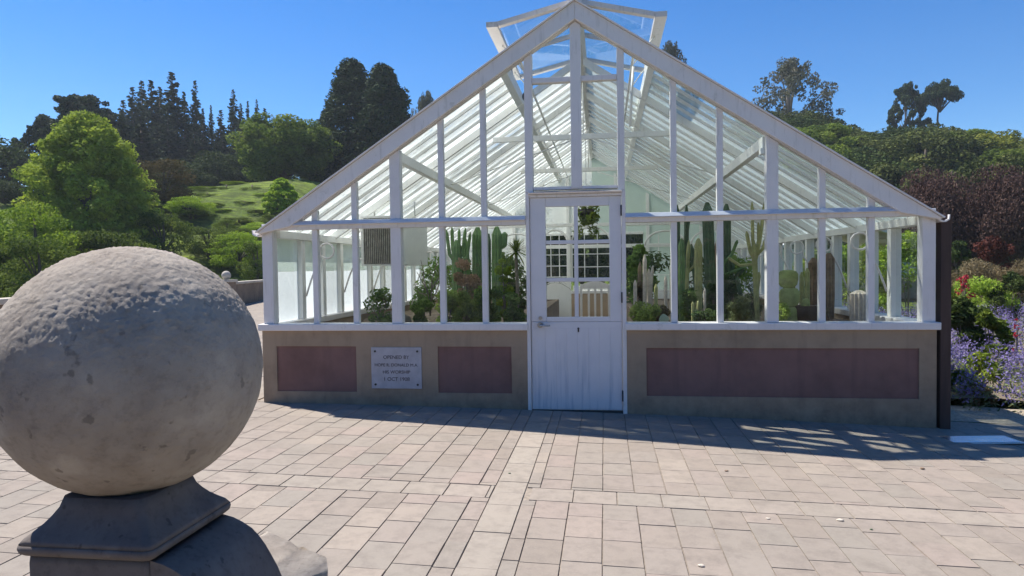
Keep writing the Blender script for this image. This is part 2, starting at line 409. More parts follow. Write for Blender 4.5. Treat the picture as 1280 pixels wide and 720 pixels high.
def pavers():
    P = []  # x0,x1,y0,y1,tone,light
    g = .0034
    R = random.Random(3)
    def tone(): return min(1, max(0, R.gauss(.5, .30)))
    bands = [(-9.8, -10.1), (-7.31, -7.08), (-4.90, -4.67), (-2.515, -2.285), (.11, .34)]
    segs = [(-9.9, -7.315), (-7.085, -4.90), (-4.675, -2.52), (-2.285, .10)]
    # columns
    xs = []
    x = .063-.195*82
    while x < 8.9:
        xs.append((x, x+.195)); x += .195
    cols = [(a, b) for a, b in xs if b < -.49 or a > -.15]
    cols = [(a, b) for a, b in cols if not (-.52 < a < -.14)]
    def colrun(a, b, y0, y1, ln, light=0, off=None):
        y = y0; first = True
        while y < y1-.001:
            l = ln*R.uniform(.92, 1.06)
            if first: l = ln*(off if off is not None else R.choice([.15, .3, .5, .65, .85, 1.])); first = False
            e = min(y+l, y1)
            if y1-e < .05: e = y1
            P.append((a, b, y, e, tone(), light)); y = e
    for (y0, y1) in segs:
        for i, (a, b) in enumerate(cols):
            ya = y0; yb = y1
            colrun(a, b, ya, yb, .285)
        colrun(-.521, -.412, y0, y1, .285); colrun(-.215, -.132, y0, y1, .25)
    for y0, y1 in segs: colrun(-.412, -.215, y0-.12, y1+.115, .42, .75)
    for y0, y1 in ((-7.31, -7.09), (-4.895, -4.68), (-2.515, -2.29)):
        x = -15.9
        while x < 8.9:
            e = x+.262
            if e < -.42 or x > -.21: P.append((x, e, y0, y1, tone(), .55))
            elif x < -.42: P.append((x, -.415, y0, y1, tone(), .55))
            elif e > -.21: P.append((-.212, e, y0, y1, tone(), .55))
            x = e
    P = [p for p in P if p[1]-p[0] > .03 and p[0] > -9.5 or p[2] < -2]
    # side terrace west of the glasshouse
    y = .12
    while y < 26:
        x = -17.0
        off = R.random()*.3
        x += off
        while x < -3.36:
            P.append((x, min(x+.4, -3.3), y, y+.4, tone(), .3)); x += .4
        y += .4
    n = len(P); V = np.zeros((n, 8, 3), np.float32)
    T = np.ones((n*5, 4), np.float32); fs = []
    for i, (a, b, c, d, tn, lt) in enumerate(P):
        a += R.uniform(.0004, .0026); b -= R.uniform(.0004, .0026); c += R.uniform(0, .0018); d -= R.uniform(0, .0018); dz = R.uniform(-.0012, .0012); tx = R.uniform(-.003, .003); ty = R.uniform(-.003, .003)
        h = .0022
        for k, (x, y, z) in enumerate([(a, c, -.012), (b, c, -.012), (b, d, -.012), (a, d, -.012), (a+h, c+h, 0), (b-h, c+h, 0), (b-h, d-h, 0), (a+h, d-h, 0)]):
            V[i, k] = (x, y, ground_z(x, y)+z+dz+(x-a)*tx+(y-c)*ty)
        q = i*8
        fs += [(q+4, q+5, q+6, q+7), (q, q+1, q+5, q+4), (q+1, q+2, q+6, q+5), (q+2, q+3, q+7, q+6), (q+3, q, q+4, q+7)]
        T[i*5:i*5+5, 0] = tn; T[i*5:i*5+5, 1] = lt
    me = bpy.data.meshes.new('pavement'); me.from_pydata(V.reshape(-1, 3).tolist(), [], fs)
    at = me.attributes.new('tone', 'FLOAT_COLOR', 'FACE'); at.data.foreach_set('color', T.reshape(-1)); me.materials.append(M['paver'])
    return tag(obj('pavement', me), kind='structure')
pavers()

# ------------------------------------------------------------------ greenhouse
GX = .03; XL, XR = -3.15, 3.20; LEN = 9.0
GH = thing('greenhouse', 'white timber greenhouse with gabled glass roof on a tan and mauve base wall', 'greenhouse')
GHo = lambda n, m, *a, **k: B(n, m, GH, *a, **k)
def zr(x): return 3.868-.655*abs(x-GX)      # roof outer surface
# base wall (front in two stretches, sides, back)
def base_front(x0, x1, panels, nm):
    mb = MB(); zt = .78
    # front skin made of strips around recessed panels
    zb0, zb1 = ground_z(x0, 0)-.06, ground_z(x1, 0)-.06
    xs = [x0]+[q for p in panels for q in (p[0], p[1])]+[x1]
    zpb, zpt = panels[0][2], panels[0][3]
    mb.prism([(x0, zb0), (x1, zb1), (x1, zpb), (x0, zpb)], 'y', 0, .16)
    mb.box(x0, x1, 0, .16, zpt, zt)
    for i in range(0, len(xs)-1, 2): mb.box(xs[i], xs[i+1], 0, .16, zpb, zpt)
    o = mb.build('base_wall', M['wall'], GH)
    for p in panels: GHo('recessed_panel', M['mauve'], p[0], p[1], .014, .15, zpb, zpt, bevel=0)
base_front(-3.17, -.46, [(-3.02, -2.18, .165, .622), (-1.346, -.616, .165, .622)], 'a')
base_front(.485, 3.21, [(.667, 3.066, .157, .612)], 'b')
for x0, x1 in ((-3.17, -3.01), (3.05, 3.21)): GHo('base_wall', M['wall'], x0, x1, .163, LEN, -.25, .78, bevel=0)
GHo('base_wall', M['wall'], -3.008, 3.048, LEN-.16, LEN-.002, -.2, .78, bevel=0)
# sills
def sill(x0, x1, y0, y1):
    GHo('sill', M['white'], x0, x1, y0, y1, .781, .848, bevel=.008)
sill(-3.20, -.45, -.035, .17); sill(.476, 3.235, -.035, .17)
sill(-3.20, -2.98, .172, LEN); sill(3.02, 3.235, .172, LEN); sill(-2.978, 3.018, LEN-.17, LEN)
# front: posts and mullions
FY0, FY1 = 0.0, .085
tb, tt = 1.795, 1.868       # tie beam
def low(x): return 3.69-.655*abs(x-GX)
posts = [(-3.15, -3.04, 'corner_post'), (3.09, 3.20, 'corner_post')]
for a, b, n in posts: GHo(n, M['white'], a, b, FY0, .11, .849, 1.86)
wide = [-1.75, 1.81]; thin = [-2.594, -2.177, -1.289, -.868, .93, 1.348, 2.247, 2.667]
for x in wide:
    GHo('post', M['white'], x-.052, x+.052, FY0-.004, .095, .849, tb)
    MB().prism([(x-.052, tt), (x+.052, tt), (x+.052, low(x+.052)), (x-.052, low(x-.052))], 'y', FY0-.004, .095).build('post', M['white'], GH, .004)
for x in thin:
    GHo('mullion', M['white'], x-.028, x+.028, FY0+.012, .075, .849, tb)
    MB().prism([(x-.028, tt), (x+.028, tt), (x+.028, low(x+.028)), (x-.028, low(x-.028))], 'y', FY0+.012, .075).build('mullion', M['white'], GH, .003)
for a, b in ((-3.038, -.462), (.482, 3.088)):
    MB().prism([(-.014, tb), (.09, tb), (.09, tt+.012), (-.014, tt-.012)], 'x', a, b).build('tie_beam', M['white'], GH, .004)
M['lead'] = simple('glossy_grey_flashing', (.62, .62, .66), .22, .08, 6, spec=.7)
for a, b in ((-3.02, -.462), (.482, 3.07)):
    MB().prism([(-.0145, 1.838), (-.050, 1.838), (-.050, 1.844), (-.0145, 1.880), (.012, 1.885), (.012, 1.869), (-.0145, 1.869)], 'x', a, b).build('weather_bar', M['lead'], GH, .002)
# central bay
for a, b in ((-.46, -.385), (.415, .48)):
    MB().prism([(a, 2.10), (b, 2.10), (b, low(b)), (a, low(a))], 'y', -.008, .10).build('post', M['white'], GH, .004)
for a, b in ((-.46, -.425), (.447, .485)): GHo('door_jamb', M['white'], a, b, -.008, .10, ground_z(a, 0)-.01, 2.098)
MB().prism([(-.03, .02), (.08, .02), (.08, .06), (-.045, .035)], 'x', -.43, .45).build('door_head', M['white'], GH, .003, loc=(0, 0, 2.06))
GHo('door_head', M['white'], -.424, .446, -.004, .09, 2.052, 2.078)
MB().prism([(-.05+GX, 2.13), (.05+GX, 2.13), (.05+GX, low(GX+.05)), (GX, low(GX)), (-.05+GX, low(GX-.05))], 'y', -.012, .095).build('post', M['white'], GH, .004)
for a, b in ((-.384, GX-.051), (GX+.051, .414)):
    GHo('transom_bar', M['white'], a, b, .005, .075, 3.135, 3.185)
GHo('transom_bar', M['white'], -.384, .414, -.002, .08, 2.122, 2.150)
# bargeboards (gable rafters)
for s in (-1, 1):
    xe = (XL-.02) if s < 0 else (XR+.03)
    ze = zr(xe)
    pts = [(GX, zr(GX)-.004), (GX, 3.700), (GX+s*2.86, low(GX+s*2.86)+.008), (xe-s*.02, 1.760), (xe, 1.768), (xe, ze-.004)]
    MB().prism(pts if s > 0 else pts[::-1], 'y', -.055, -.014 if s > 0 else -.013).build('bargeboard', M['white'], GH, .006)
    MB().beam((GX, -.047, zr(GX)+.005), (xe+s*.01, -.047, zr(xe)+.002), .065, .012).build('verge_capping', M['white'], GH, .002)
    pts = [(GX, 3.84), (GX, 3.694), (GX+s*2.86, low(GX+s*2.86)+.002), (xe-s*.04, 1.80), (xe-s*.04, ze-.03)]
    MB().prism(pts if s > 0 else pts[::-1], 'y', -.010, .06).build('gable_rafter', M['white_old'], GH, .004)
# front glass panes
def pane_poly(pts, y=.045, name='glass_pane', mat='glass'):
    MB().prism(pts, 'y', y-.002, y+.002).build(name, M[mat], GH)
fx = [-3.04]+[-2.594, -2.177, -1.75, -1.289, -.868]+[-.46]
gx2 = [.48, .93, 1.348, 1.81, 2.247, 2.667, 3.09]
hw = {-1.75: .052, 1.81: .052}
for arr in (fx, gx2):
    for i in range(len(arr)-1):
        a = arr[i]+(hw.get(arr[i], .028) if 0 < i else 0); b = arr[i+1]-(hw.get(arr[i+1], .028) if i < len(arr)-2 else 0)
        pane_poly([(a, .849), (b, .849), (b, tb), (a, tb)])
        za, zb_ = low(a)+.0, low(b)+.0
        if min(za, zb_) > tt+.01: pane_poly([(a, tt), (b, tt), (b, zb_), (a, za)])
        else:
            xc = (GX-(3.69-tt)/.655) if a < 0 else (GX+(3.69-tt)/.655)
            pane_poly([(xc, tt), (b, tt), (b, zb_)] if a < 0 else [(a, tt), (xc, tt), (a, za)])
for a, b in ((-.384, GX-.051), (GX+.051, .414)):
    pane_poly([(a, 2.15), (b, 2.15), (b, 3.135), (a, 3.135)])
    pane_poly([(a, 3.185), (b, 3.185), (b, low(b)), (a, low(a))])

# door
door = obj('door', MB().box(-.421, .443, .015, .06, .012, .86).mesh('door', M['door']), GH)
dm = door.modifiers.new('edge', 'BEVEL'); dm.width = .004
B('stile', M['door'], door, -.421, -.272, .015, .06, .862, 2.05); B('stile', M['door'], door, .332, .443, .015, .06, .862, 2.05)
B('rail', M['door'], door, -.271, .331, .015, .06, .862, .905); B('rail', M['door'], door, -.271, .331, .015, .06, 1.962, 2.05)
B('muntin', M['door'], door, -.002, .036, .02, .055, .906, 1.961)
for z in (1.262, 1.622):
    B('muntin', M['door'], door, -.271, -.003, .022, .053, z-.018, z+.018); B('muntin', M['door'], door, .037, .331, .022, .053, z-.018, z+.018)
for a, b in ((-.271, -.003), (.037, .331)):
    for z0, z1 in ((.906, 1.243), (1.281, 1.603), (1.641, 1.961)): B('pane', M['glass'], door, a, b, .036, .04, z0, z1, 0)
# vertical boards on the lower half
for i in range(8):
    x = -.39+i*.1035; MB().box(x, x+.1022, .0125, .0145, .03, .80).build('board', M['door'], door, .0015)
M['metal'] = simple('dull_steel', (.42, .42, .42), .35, .1, 10, metal=.9)
M['dark'] = simple('dark_iron', (.05, .045, .04), .6, .2, 20)
mb = MB().tube([(-.335, .0, .83), (-.335, .0149, .83)], .027, 16); mb.tube([(-.335, .0, .83), (-.335, -.03, .83), (-.32, -.04, .83), (-.235, -.04, .828)], [.010, .010, .010, .008], 10)
mb.tube([(-.332, .004, .897), (-.332, .0149, .897)], .018, 14); mb.build('handle', M['metal'], door)
MB().tube([(.031, .006, .795), (.031, .0149, .795)], .010, 12).build('keyhole', M['dark'], door)
MB().box(.024, .038, .008, .0112, .762, .785).build('keyhole', M['dark'], door)
for z in (1.91, 1.09, .155): MB().box(.437, .449, -.002, .0145, z-.05, z+.05).tube([(.445, -.006, z-.05), (.445, -.006, z+.05)], .006, 8).build('hinge', M['dark'], door)
GHo('threshold', M['dark'], -.424, .446, -.0, .12, ground_z(0, 0)-.03, .010, bevel=0)

# side walls : posts, eaves, glass
PS = .56
ys = [.70+PS*i for i in range(int((LEN-.6)/PS))]
for s in (-1, 1):
    xo = XL+.02 if s < 0 else XR-.02       # outer face
    xi = xo+(.10 if s < 0 else -.10)
    a, b = min(xo, xi), max(xo, xi)
    for y in ys: GHo('side_post', M['inner'], a, b, y-.045, y+.045, .849, 1.72, bevel=.003)
    GHo('eaves_plate', M['inner'], a-.005, b+.02, .115, LEN, 1.722, 1.80)
    gxp = (a+b)/2
    edges = [.112]+ys+[LEN-.05]
    for i in range(len(edges)-1):
        y0 = edges[i]+.045 if i else edges[i]; y1 = edges[i+1]-.045
        if s < 0:
            coated(MB().box(gxp-.002, gxp+.002, y0, y1, .849, 1.378), 5, 'whitewashed_pane', 'wash_low', GH)
            coated(MB().box(gxp-.002, gxp+.002, y0, y1, 1.380, 1.721), 5, 'side_pane', 'wash_high', GH)
        else:
            MB().box(gxp-.002, gxp+.002, y0, y1, .849, 1.721).build('side_pane', M['glass'], GH)
    # gutter
    gx = XL-.045 if s < 0 else XR+.05
    mb = MB(); pr = [(gx-.05, 1.80), (gx-.045, 1.755), (gx-.015, 1.735), (gx+.015, 1.735), (gx+.045, 1.755), (gx+.05, 1.80), (gx+.042, 1.80), (gx+.036, 1.762), (gx, 1.745), (gx-.036, 1.762), (gx-.042, 1.80)]
    mb.prism(pr, 'y', -.04 if s > 0 else -.02, LEN); mb.build('gutter', M['white'], GH)
    # scroll brackets between post and plate
    for i, y in enumerate(ys[::2]):
        xb = xi; sg = 1 if s < 0 else -1
        pts = [(xb+sg*.02, y, 1.10)]+[(xb+sg*(.02+.20*k/6), y, 1.10+.42*k/6+.06*math.sin(k/6*3.14)) for k in range(1, 6)]
        cx, cz, r = xb+sg*.27, 1.60, .085
        pts += [(cx-sg*r*math.cos(-.5+t*.55), y, cz+r*math.sin(-.5+t*.55)) for t in range(0, 12)]
        MB().tube(pts, .011, 8).build('scroll_bracket', M['white'], GH)
# roof: glazing bars + panes + principal rafters + purlins
bars = [.06]+[.34+.28*i for i in range(int((LEN-.3)/.28))]
RW = .28
yb = []; y = .35
while y < LEN-.1: yb.append(y); y += .31
edges = [.07]+yb+[LEN]
for s in (-1, 1):
    xe = XL-.0 if s < 0 else XR+.0
    xt = GX+s*.03
    def P(x, dz): return (x, zr(x)+dz)
    for i, y in enumerate(yb):
        big = i % 5 == 4
        wv, hv = (.05, .09) if big else (.028, .034)
        xt_ = GX+s*.72 if (not big and y < 2.0) else xt; pts = [P(xe, -.012), P(xt_, -.012), P(xt_, -.012-hv), P(xe, -.012-hv)]
        MB().prism(pts, 'y', y-wv/2, y+wv/2).build('principal_rafter' if big else 'glazing_bar', M['inner'], GH)
    for i in range(len(edges)-1):
        y0, y1 = edges[i]+.001, edges[i+1]-.001
        vent = y0 > .0
        # lower pane: eave to vent opening
        xtop = GX+s*(.74 if y0 < 1.9 else .04)
        mb = MB(); pts = [P(xe-s*-.02, .0), P(xtop, .0), P(xtop, -.005), P(xe-s*-.02, -.005)]
        mb.prism(pts if s < 0 else pts, 'y', y0, y1)
        # whitewash lies on every face
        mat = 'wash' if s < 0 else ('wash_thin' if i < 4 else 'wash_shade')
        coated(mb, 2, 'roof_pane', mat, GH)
    # purlin, eave board, vent trimmer
    px_ = -1.76 if s < 0 else 1.77
    GHo('purlin', M['inner'] , px_-.035, px_+.035, .06, LEN, 2.46, 2.56)
    GHo('purlin_bracket', M['inner'], px_-.05, px_+.05, .062, .14, 2.40, 2.459)
    xt2 = GX+s*.72
    pts = [P(xt2+s*.03, .03), P(xt2-s*.03, .03), P(xt2-s*.03, -.09), P(xt2+s*.03, -.09)]
    MB().prism(pts, 'y', .062, LEN).build('vent_trimmer', M['inner'], GH)
    # ridge vents, hinged at the ridge and standing open
    zr0, zo = 3.90, 3.73; xo2 = GX+s*.80
    nv = 1; vl = 1.95
    for k in range(nv):
        y0 = .05+k*vl; y1 = y0+vl-.06
        v = obj('ridge_vent', MB().beam((xo2, y0, zo), (xo2, y1, zo), .11, .05, (0, 0, 1)).mesh('ridge_vent', M['white_old']), GH)
        nb = 2
        for q in range(nb+1):
            yy = y0+(y1-y0)*q/nb; wd = .07 if q in (0, nb) else .03
            yy += .038 if q == 0 else (-.038 if q == nb else 0)
            MB().beam((GX+s*.05, yy, zr0-.003), (xo2-s*.0565, yy, zo+.004), wd, .045).build('vent_bar', M['white_old'], v)
        for q in range(nb):
            ya = y0+(y1-y0)*q/nb+.02; yc = y0+(y1-y0)*(q+1)/nb-.02
            MB().prism([(GX+s*.06, zr0), (xo2-s*.056, zo+.012), (xo2-s*.056, zo+.008), (GX+s*.06, zr0-.004)], 'y', ya, yc).build('vent_pane', M['glass'], v)
        # stay arm
        MB().tube([(GX+s*.70, (y0+y1)/2, zr(GX+.7)-.05), (xo2-s*.04, (y0+y1)/2, zo-.04)], .009, 6).build('vent_stay', M['metal'], v)
MB().prism([(GX-.07, 3.865), (GX-.03, 3.80), (GX+.03, 3.80), (GX+.07, 3.865), (GX+.05, 3.925), (GX-.05, 3.925)], 'y', -.03, LEN).build('ridge_beam', M['white_old'], GH, .004)
# tie rods and winding gear
for i, y in enumerate([2.4, 5.4]):
    GHo('collar_tie', M['inner'], -1.15, 1.21, y-.02, y+.02, 3.03, 3.10)
    MB().tube([(GX, y, 3.80), (GX, y, 3.10)], .008, 6).build('tie_rod', M['inner'], GH)
    for s in (-1, 1): MB().tube([(GX+s*1.75, y, 2.50), (GX+s*.15, y, 3.02)], .008, 6).build('tie_rod', M['inner'], GH)
for s in (-1, 1):
    MB().tube([(GX+s*.55, .1, 3.42), (GX+s*.55, LEN-.1, 3.42)], .014, 8).build('winding_shaft', M['inner'], GH)
    for k in range(2):
        y = .6+k*1.0
        MB().tube([(GX+s*.55, y, 3.42), (GX+s*.70, y+.02, 3.62), (GX+s*.78, y, 3.70)], .008, 6).build('winding_arm', M['inner'], GH)
MB().tube([(.58, .28, 3.32), (.545, .3, 2.75)], .012, 8).build('crank_rod', M['inner'], GH)
MB().tube([(-.45, .13, 3.05), (-.45, .19, 3.05)], .045, 16).build('pulley', M['dark'], GH)

# back gable
yb0 = LEN-.1
for x in [-3.1, -2.4, -1.75, -1.2, -.52, .55, 1.25, 1.81, 2.4, 3.15]:
    MB().prism([(x-.035, .849), (x+.035, .849), (x+.035, low(x+.035)+.1), (x-.035, low(x-.035)+.1)], 'y', yb0, yb0+.08).build('back_mullion', M['inner'], GH)
GHo('back_tie', M['inner'], -3.1, 3.15, yb0-.01, yb0+.0, 1.80, 1.88)
MB().prism([(-3.1, .849), (-1.15, .849), (-1.15, 2.1), (GX, 2.1), (GX, low(GX)+.2), (-3.1, low(-3.1)+.2)], 'y', yb0+.04, yb0+.045).build('back_pane', M['wash'], GH)
MB().prism([(3.15, .849), (1.15, .849), (1.15, 2.1), (GX+.001, 2.1), (GX+.001, low(GX)+.2), (3.15, low(3.15)+.2)][::-1], 'y', yb0+.05, yb0+.055).build('back_pane', M['wash_high'], GH)
MB().box(-1.15, 1.15, yb0+.06, yb0+.065, .85, 2.09).build('back_pane', M['glass'], GH)
B('back_door', M['inner'], GH, -.42, .49, LEN-.09, LEN-.04, 0, .95)
B('back_transom', M['inner'], GH, -1.15, 1.15, yb0+.02, yb0+.07, 2.095, 2.15)
# floor inside
tag(B('floor', simple('dusty_concrete_floor', (.34, .30, .25), .9, .2, 3, .3), None, -3.0, 3.04, .165, LEN-.17, -.2, -.005, 0), kind='structure')

# inner partition with arched windows, seen through the door
PT = thing('arched_partition', 'white glazed partition with arched windows across the far end of the greenhouse', 'partition', (0, 7.4, 0))
for x0, x1 in ((-3.0, -1.0), (.85, 3.04)): B('panel', M['inner'], PT, x0, x1, 0, .08, 0, .85, 0)
B('panel', M['inner'], PT, -.98, -.40, 0.0, .08, 0, 1.15, 0)
for x in (-1.0, -.42, .42): B('upright', M['inner'], PT, x-.03, x+.03, -.01, .09, 0, 2.2)
B('head_rail', M['inner'], PT, -3.0, 3.04, -.012, .092, 2.201, 2.27)
def archw(cx, w_, z0, z1):
    wn = obj('arched_window', MB().beam((cx-w_/2, .03, z0), (cx-w_/2, .03, z1), .035, .035, (0, 1, 0)).beam((cx+w_/2, .03, z0), (cx+w_/2, .03, z1), .035, .035, (0, 1, 0)).mesh('arched_window', M['inner']), PT)
    pts = [(cx+w_/2*math.cos(a*math.pi/12), .03, z1+.28*math.sin(a*math.pi/12)) for a in range(13)]
    MB().tube(pts, .02, 8).build('arch', M['inner'], wn)
    for k in range(1, 3):
        x = cx-w_/2+w_*k/3; B('muntin', M['inner'], wn, x-.009, x+.009, .02, .04, z0, z1+.2)
    for k in range(4):
        z = z0+(z1-z0)*k/3; B('muntin', M['inner'], wn, cx-w_/2+.018, cx+w_/2-.018, .021, .039, z-.009, z+.009)
archw(-.71, .52, 1.18, 1.86); archw(.02, .78, 1.12, 1.9)
archw(-1.5, .8, .9, 1.8); archw(1.5, .8, .9, 1.8); archw(2.4, .8, .9, 1.8); archw(-2.4, .8, .9, 1.8)

# heater duct hanging over the bed
HT = thing('unit_heater', 'long white heater casing with a dark slatted grille hanging above the bed', 'heater', (-2.43, 1.45, 1.435))
B('casing', M['inner'], HT, -.21, .21, 0, 1.55, 0, .60)
B('grille_back', M['dark'], HT, -.17, .17, -.012, -.001, .02, .57, 0)
sl_ = MB()
for k in range(15): sl_.box(-.168+k*.0235, -.158+k*.0235, -.03, -.013, .025, .565)
sl_.build('grille', simple('rusty_grille_slat', (.34, .32, .27), .7, .3, 20), HT)
MB().tube([(-.1, .2, .6), (-.1, .2, .9)], .01, 6).build('hanger', M['metal'], HT); MB().tube([(.1, 1.3, .6), (.1, 1.3, 1.0)], .01, 6).build('hanger', M['metal'], HT)

# planting beds inside
for s, x0, x1, lb in ((-1, -2.98, -.62, 'raised soil bed of cacti with a stone kerb on the whitewashed side of the greenhouse'), (1, .66, 3.02, 'raised soil bed of tall cacti on the clear glass side of the greenhouse')):
    bd = thing('planting_bed', lb, 'planting bed', ((x0+x1)/2, 3.6, 0))
    xm = (x0+x1)/2; xk = (x1 if s < 0 else x0)
    V = []; F = []; nx, ny = 14, 40
    for j in range(ny+1):
        for i in range(nx+1):
            x = x0+.02+(x1-x0-.04)*i/nx; y = .24+6.7*j/ny
            V.append((x-xm, y-3.6, .70+.08*noise.noise(Vector((x*1.7, y*1.7, 3)))))
    for j in range(ny):
        for i in range(nx):
            a = j*(nx+1)+i; F.append((a, a+1, a+nx+2, a+nx+1))
    me = bpy.data.meshes.new('soil'); me.from_pydata(V, [], F); me.materials.append(M['soil']); obj('soil', me, bd)
    k0 = min(xk, xk-s*-.0)
    B('kerb', M['parapet'], bd, xk-xm-(.10 if s < 0 else 0), xk-xm+(0 if s < 0 else .10), -3.42, 3.5, -3.6+3.55, .74)
    MB().box(x0-xm+.01, x1-xm-.01, 3.36, 3.46, -.05, .74).build('kerb', M['parapet'], bd)
    MB().box(x0-xm+.03, x1-xm-.03, -3.42, -3.38, -.05, .70).build('kerb', M['parapet'], bd)

# ------------------------------------------------------------------ plants inside
def cactus_skin(name, c, rough=.6, var=.35, scale=8, bump=.2):
    t = NT(name); n = t.noise(scale, 5); c0 = t.ramp(n, [(.3, tuple(x*.65 for x in c)), (.7, tuple(x*1.25 for x in c))])
    c1 = t.mix(t.ramp(t.noise(5, 5, .65), [(.56, 0), (.66, .75)]), c0, (.24, .18, .11)); t.col(c1); t.bump(t.noise(scale*8, 5), bump); return t.done(rough)
M['cg'] = cactus_skin('green_cactus_skin', (.16, .27, .095), .6, .35, 8, .2)
M['cd'] = cactus_skin('dark_cactus_skin', (.085, .135, .065), .6, .35, 8, .2)
M['cy'] = cactus_skin('yellowish_cactus_skin', (.38, .38, .15), .6, .3, 10, .2)
M['cb'] = simple('brown_corky_cactus', (.25, .17, .11), .8, .35, 14, .5)
M['cw'] = simple('woolly_pale_cactus', (.62, .54, .44), .85, .2, 30, .5)
M['twig'] = simple('grey_twig', (.20, .165, .125), .9, .3, 10)
def col_pts(b, t, bend=0., n=9):
    b = Vector(b); t = Vector(t); s = Vector((random.uniform(-1, 1), random.uniform(-.4, .4), 0))*bend
    return [b.lerp(t, i/n)+s*math.sin(math.pi*i/n) for i in range(n+1)]
def dome_r(r, n, base=.85):
    out = []
    for i in range(n+1):
        q = i/n; out.append(r*(base+(1-base)*min(1, q*3))*(1 if q < .93 else .72))
    out[-1] = r*.32; return out
def ribbed(mb, pts, r, ribs=9):
    mb.tube(pts, dome_r(r, len(pts)-1), ribs*2, ribs=1, ribd=.2)
SZ = .72
def cactus(u0, v_top, w, Y, mat, label, bend=.0, ribs=9, u1=None, group=None, cat='cactus', zb=None, arms=()):
    """column whose foot stands in the bed at depth Y; px measures of its own top"""
    tp = aty(u0, v_top, Y); r = w/2/FPX*(Y-CAM.y)
    bt = aty(u1 if u1 else u0, 395, Y); base = Vector((bt.x, Y, SZ if zb is None else zb)); t = Vector((tp.x, Y, tp.z))
    th = thing('cactus', label, cat, base, group)
    mb = MB(); ribbed(mb, [p-base for p in col_pts(base, t, bend, 12)], r, ribs); mb.build('stem', M[mat], th)
    for (ua, va, ub, vb, ut, vt, wa) in arms:
        a = aty(ua, va, Y); b_ = aty(ub, vb, Y); c_ = aty(ut, vt, Y); ra = wa/2/FPX*(Y-CAM.y)
        m2 = MB(); pts = [a.lerp(b_, q/4)-base for q in range(4)]+[b_.lerp(c_, q/6)-base for q in range(7)]
        ribbed(m2, pts, ra, max(5, ribs-2)); m2.build('arm', M[mat], th)
    return th
cactus(571, 300, 13, 1.7, 'cg', 'candelabra cactus with slim upright arms like a fork beside the bare twigs', arms=[(570, 330, 562, 318, 558, 287, 4.5), (571, 325, 566, 312, 565, 284, 4.5), (572, 322, 578, 318, 582, 285, 4.5), (572, 318, 574, 308, 574, 286, 4), (572, 328, 584, 322, 588, 290, 4)])
cactus(581, 297, 9, 2.0, 'cg', 'short green column cactus leaning behind the dry pinkish flower bush', u1=588, ribs=8)
cactus(597, 284, 14, 1.9, 'cg', 'thick green column cactus reaching the tie beam beside the thin mullion', ribs=10)
cactus(611, 292, 6, 2.2, 'cd', 'thin dark column cactus between the two thickest green ones', ribs=7)
cactus(621, 283, 13, 1.8, 'cg', 'thick green column cactus with one upturned side arm beside the yucca', ribs=10, arms=[(624, 310, 630, 306, 631, 290, 8)])
# right-hand group
cactus(806, 318, 5, 1.1, 'cw', 'pale woolly column cactus, tallest of the woolly ones beside the door post', ribs=8)
cactus(811, 336, 4.5, 1.15, 'cw', 'short pale woolly cactus right beside the tallest woolly one', ribs=8)
cactus(816, 332, 4, 1.5, 'cw', 'thin pale woolly cactus standing in front of the dark leafy shrub', ribs=7, bend=.03)
cactus(832, 345, 4.5, 1.2, 'cw', 'pale woolly cactus standing alone next to the thin mullion', ribs=7)
cactus(800, 328, 5, 1.6, 'cb', 'brown corky cactus leaning next to the door post', ribs=7, u1=797)
cactus(846, 256, 8, 2.0, 'cd', 'tall dark cactus hidden partly by the thin mullion nearest the door', ribs=8)
cactus(852, 298, 8, 1.6, 'cg', 'green column cactus with rounded top next to the forked dark one', ribs=8)
cactus(858, 256, 6, 2.1, 'cd', 'slim dark cactus with a forked base rising through the tie beam', ribs=7, arms=[(862, 330, 855, 312, 862, 265, 5)])
cactus(864, 305, 6, 2.4, 'cd', 'dark slanting cactus stem crossing behind the fat olive column', ribs=7, u1=874)
cactus(873, 298, 10, 1.3, 'cy', 'fat olive green column cactus with rounded top and brown corky foot', ribs=10)
cactus(884, 253, 14, 1.9, 'cd', 'tallest thick dark green column cactus in the middle of the bed', ribs=10, u1=890)
cactus(908, 255, 11, 2.1, 'cd', 'tall dark column cactus half hidden by the mullion between two panes', ribs=9)
cactus(897, 330, 7, 2.6, 'cd', 'dark short column behind the two tallest dark cacti', ribs=8)
cactus(866, 377, 3.5, .9, 'cy', 'small yellow green finger cactus with two knobs low behind the sill', ribs=6, arms=[(867, 392, 872, 386, 873, 376, 3.2)])
cactus(881, 360, 3, 1.0, 'cw', 'very thin pale cactus stem low beside the fat olive column', ribs=6)
cactus(942, 300, 6.5, 1.35, 'cy', 'branching yellow green cactus with many upright fingers near the thick post', ribs=7, u1=947, arms=[(944, 335, 941, 300, 940, 252, 4), (944, 330, 950, 300, 956, 251, 4), (943, 325, 938, 315, 933, 289, 4.5), (944, 322, 954, 310, 960, 288, 4), (944, 318, 948, 300, 948, 278, 3.5), (943, 330, 925, 332, 910, 322, 4)])
cactus(916, 326, 6, 2.1, 'cd', 'slanted dark stem leaning away from the branching yellow green cactus', ribs=7, u1=908, arms=[(913, 360, 921, 345, 930, 335, 6)])
cactus(958, 318, 8, 2.3, 'cg', 'leaning green column cactus between branching cactus and thick post', ribs=8, u1=966)
cactus(1036, 316, 13, 1.8, 'cb', 'brown hairy column cactus standing by itself in front of the clear side glass', ribs=11)
cactus(1017, 322, 12, 2.0, 'cb', 'brown column cactus directly behind the mullion next to the hairy one', ribs=9)
cactus(1009, 335, 6, 1.5, 'cy', 'thin olive cactus between prickly pear and brown column', ribs=7)
cactus(1074, 363, 21, .75, 'cw', 'squat pale tan barrel shaped cactus right behind the glass', ribs=14, zb=.7)
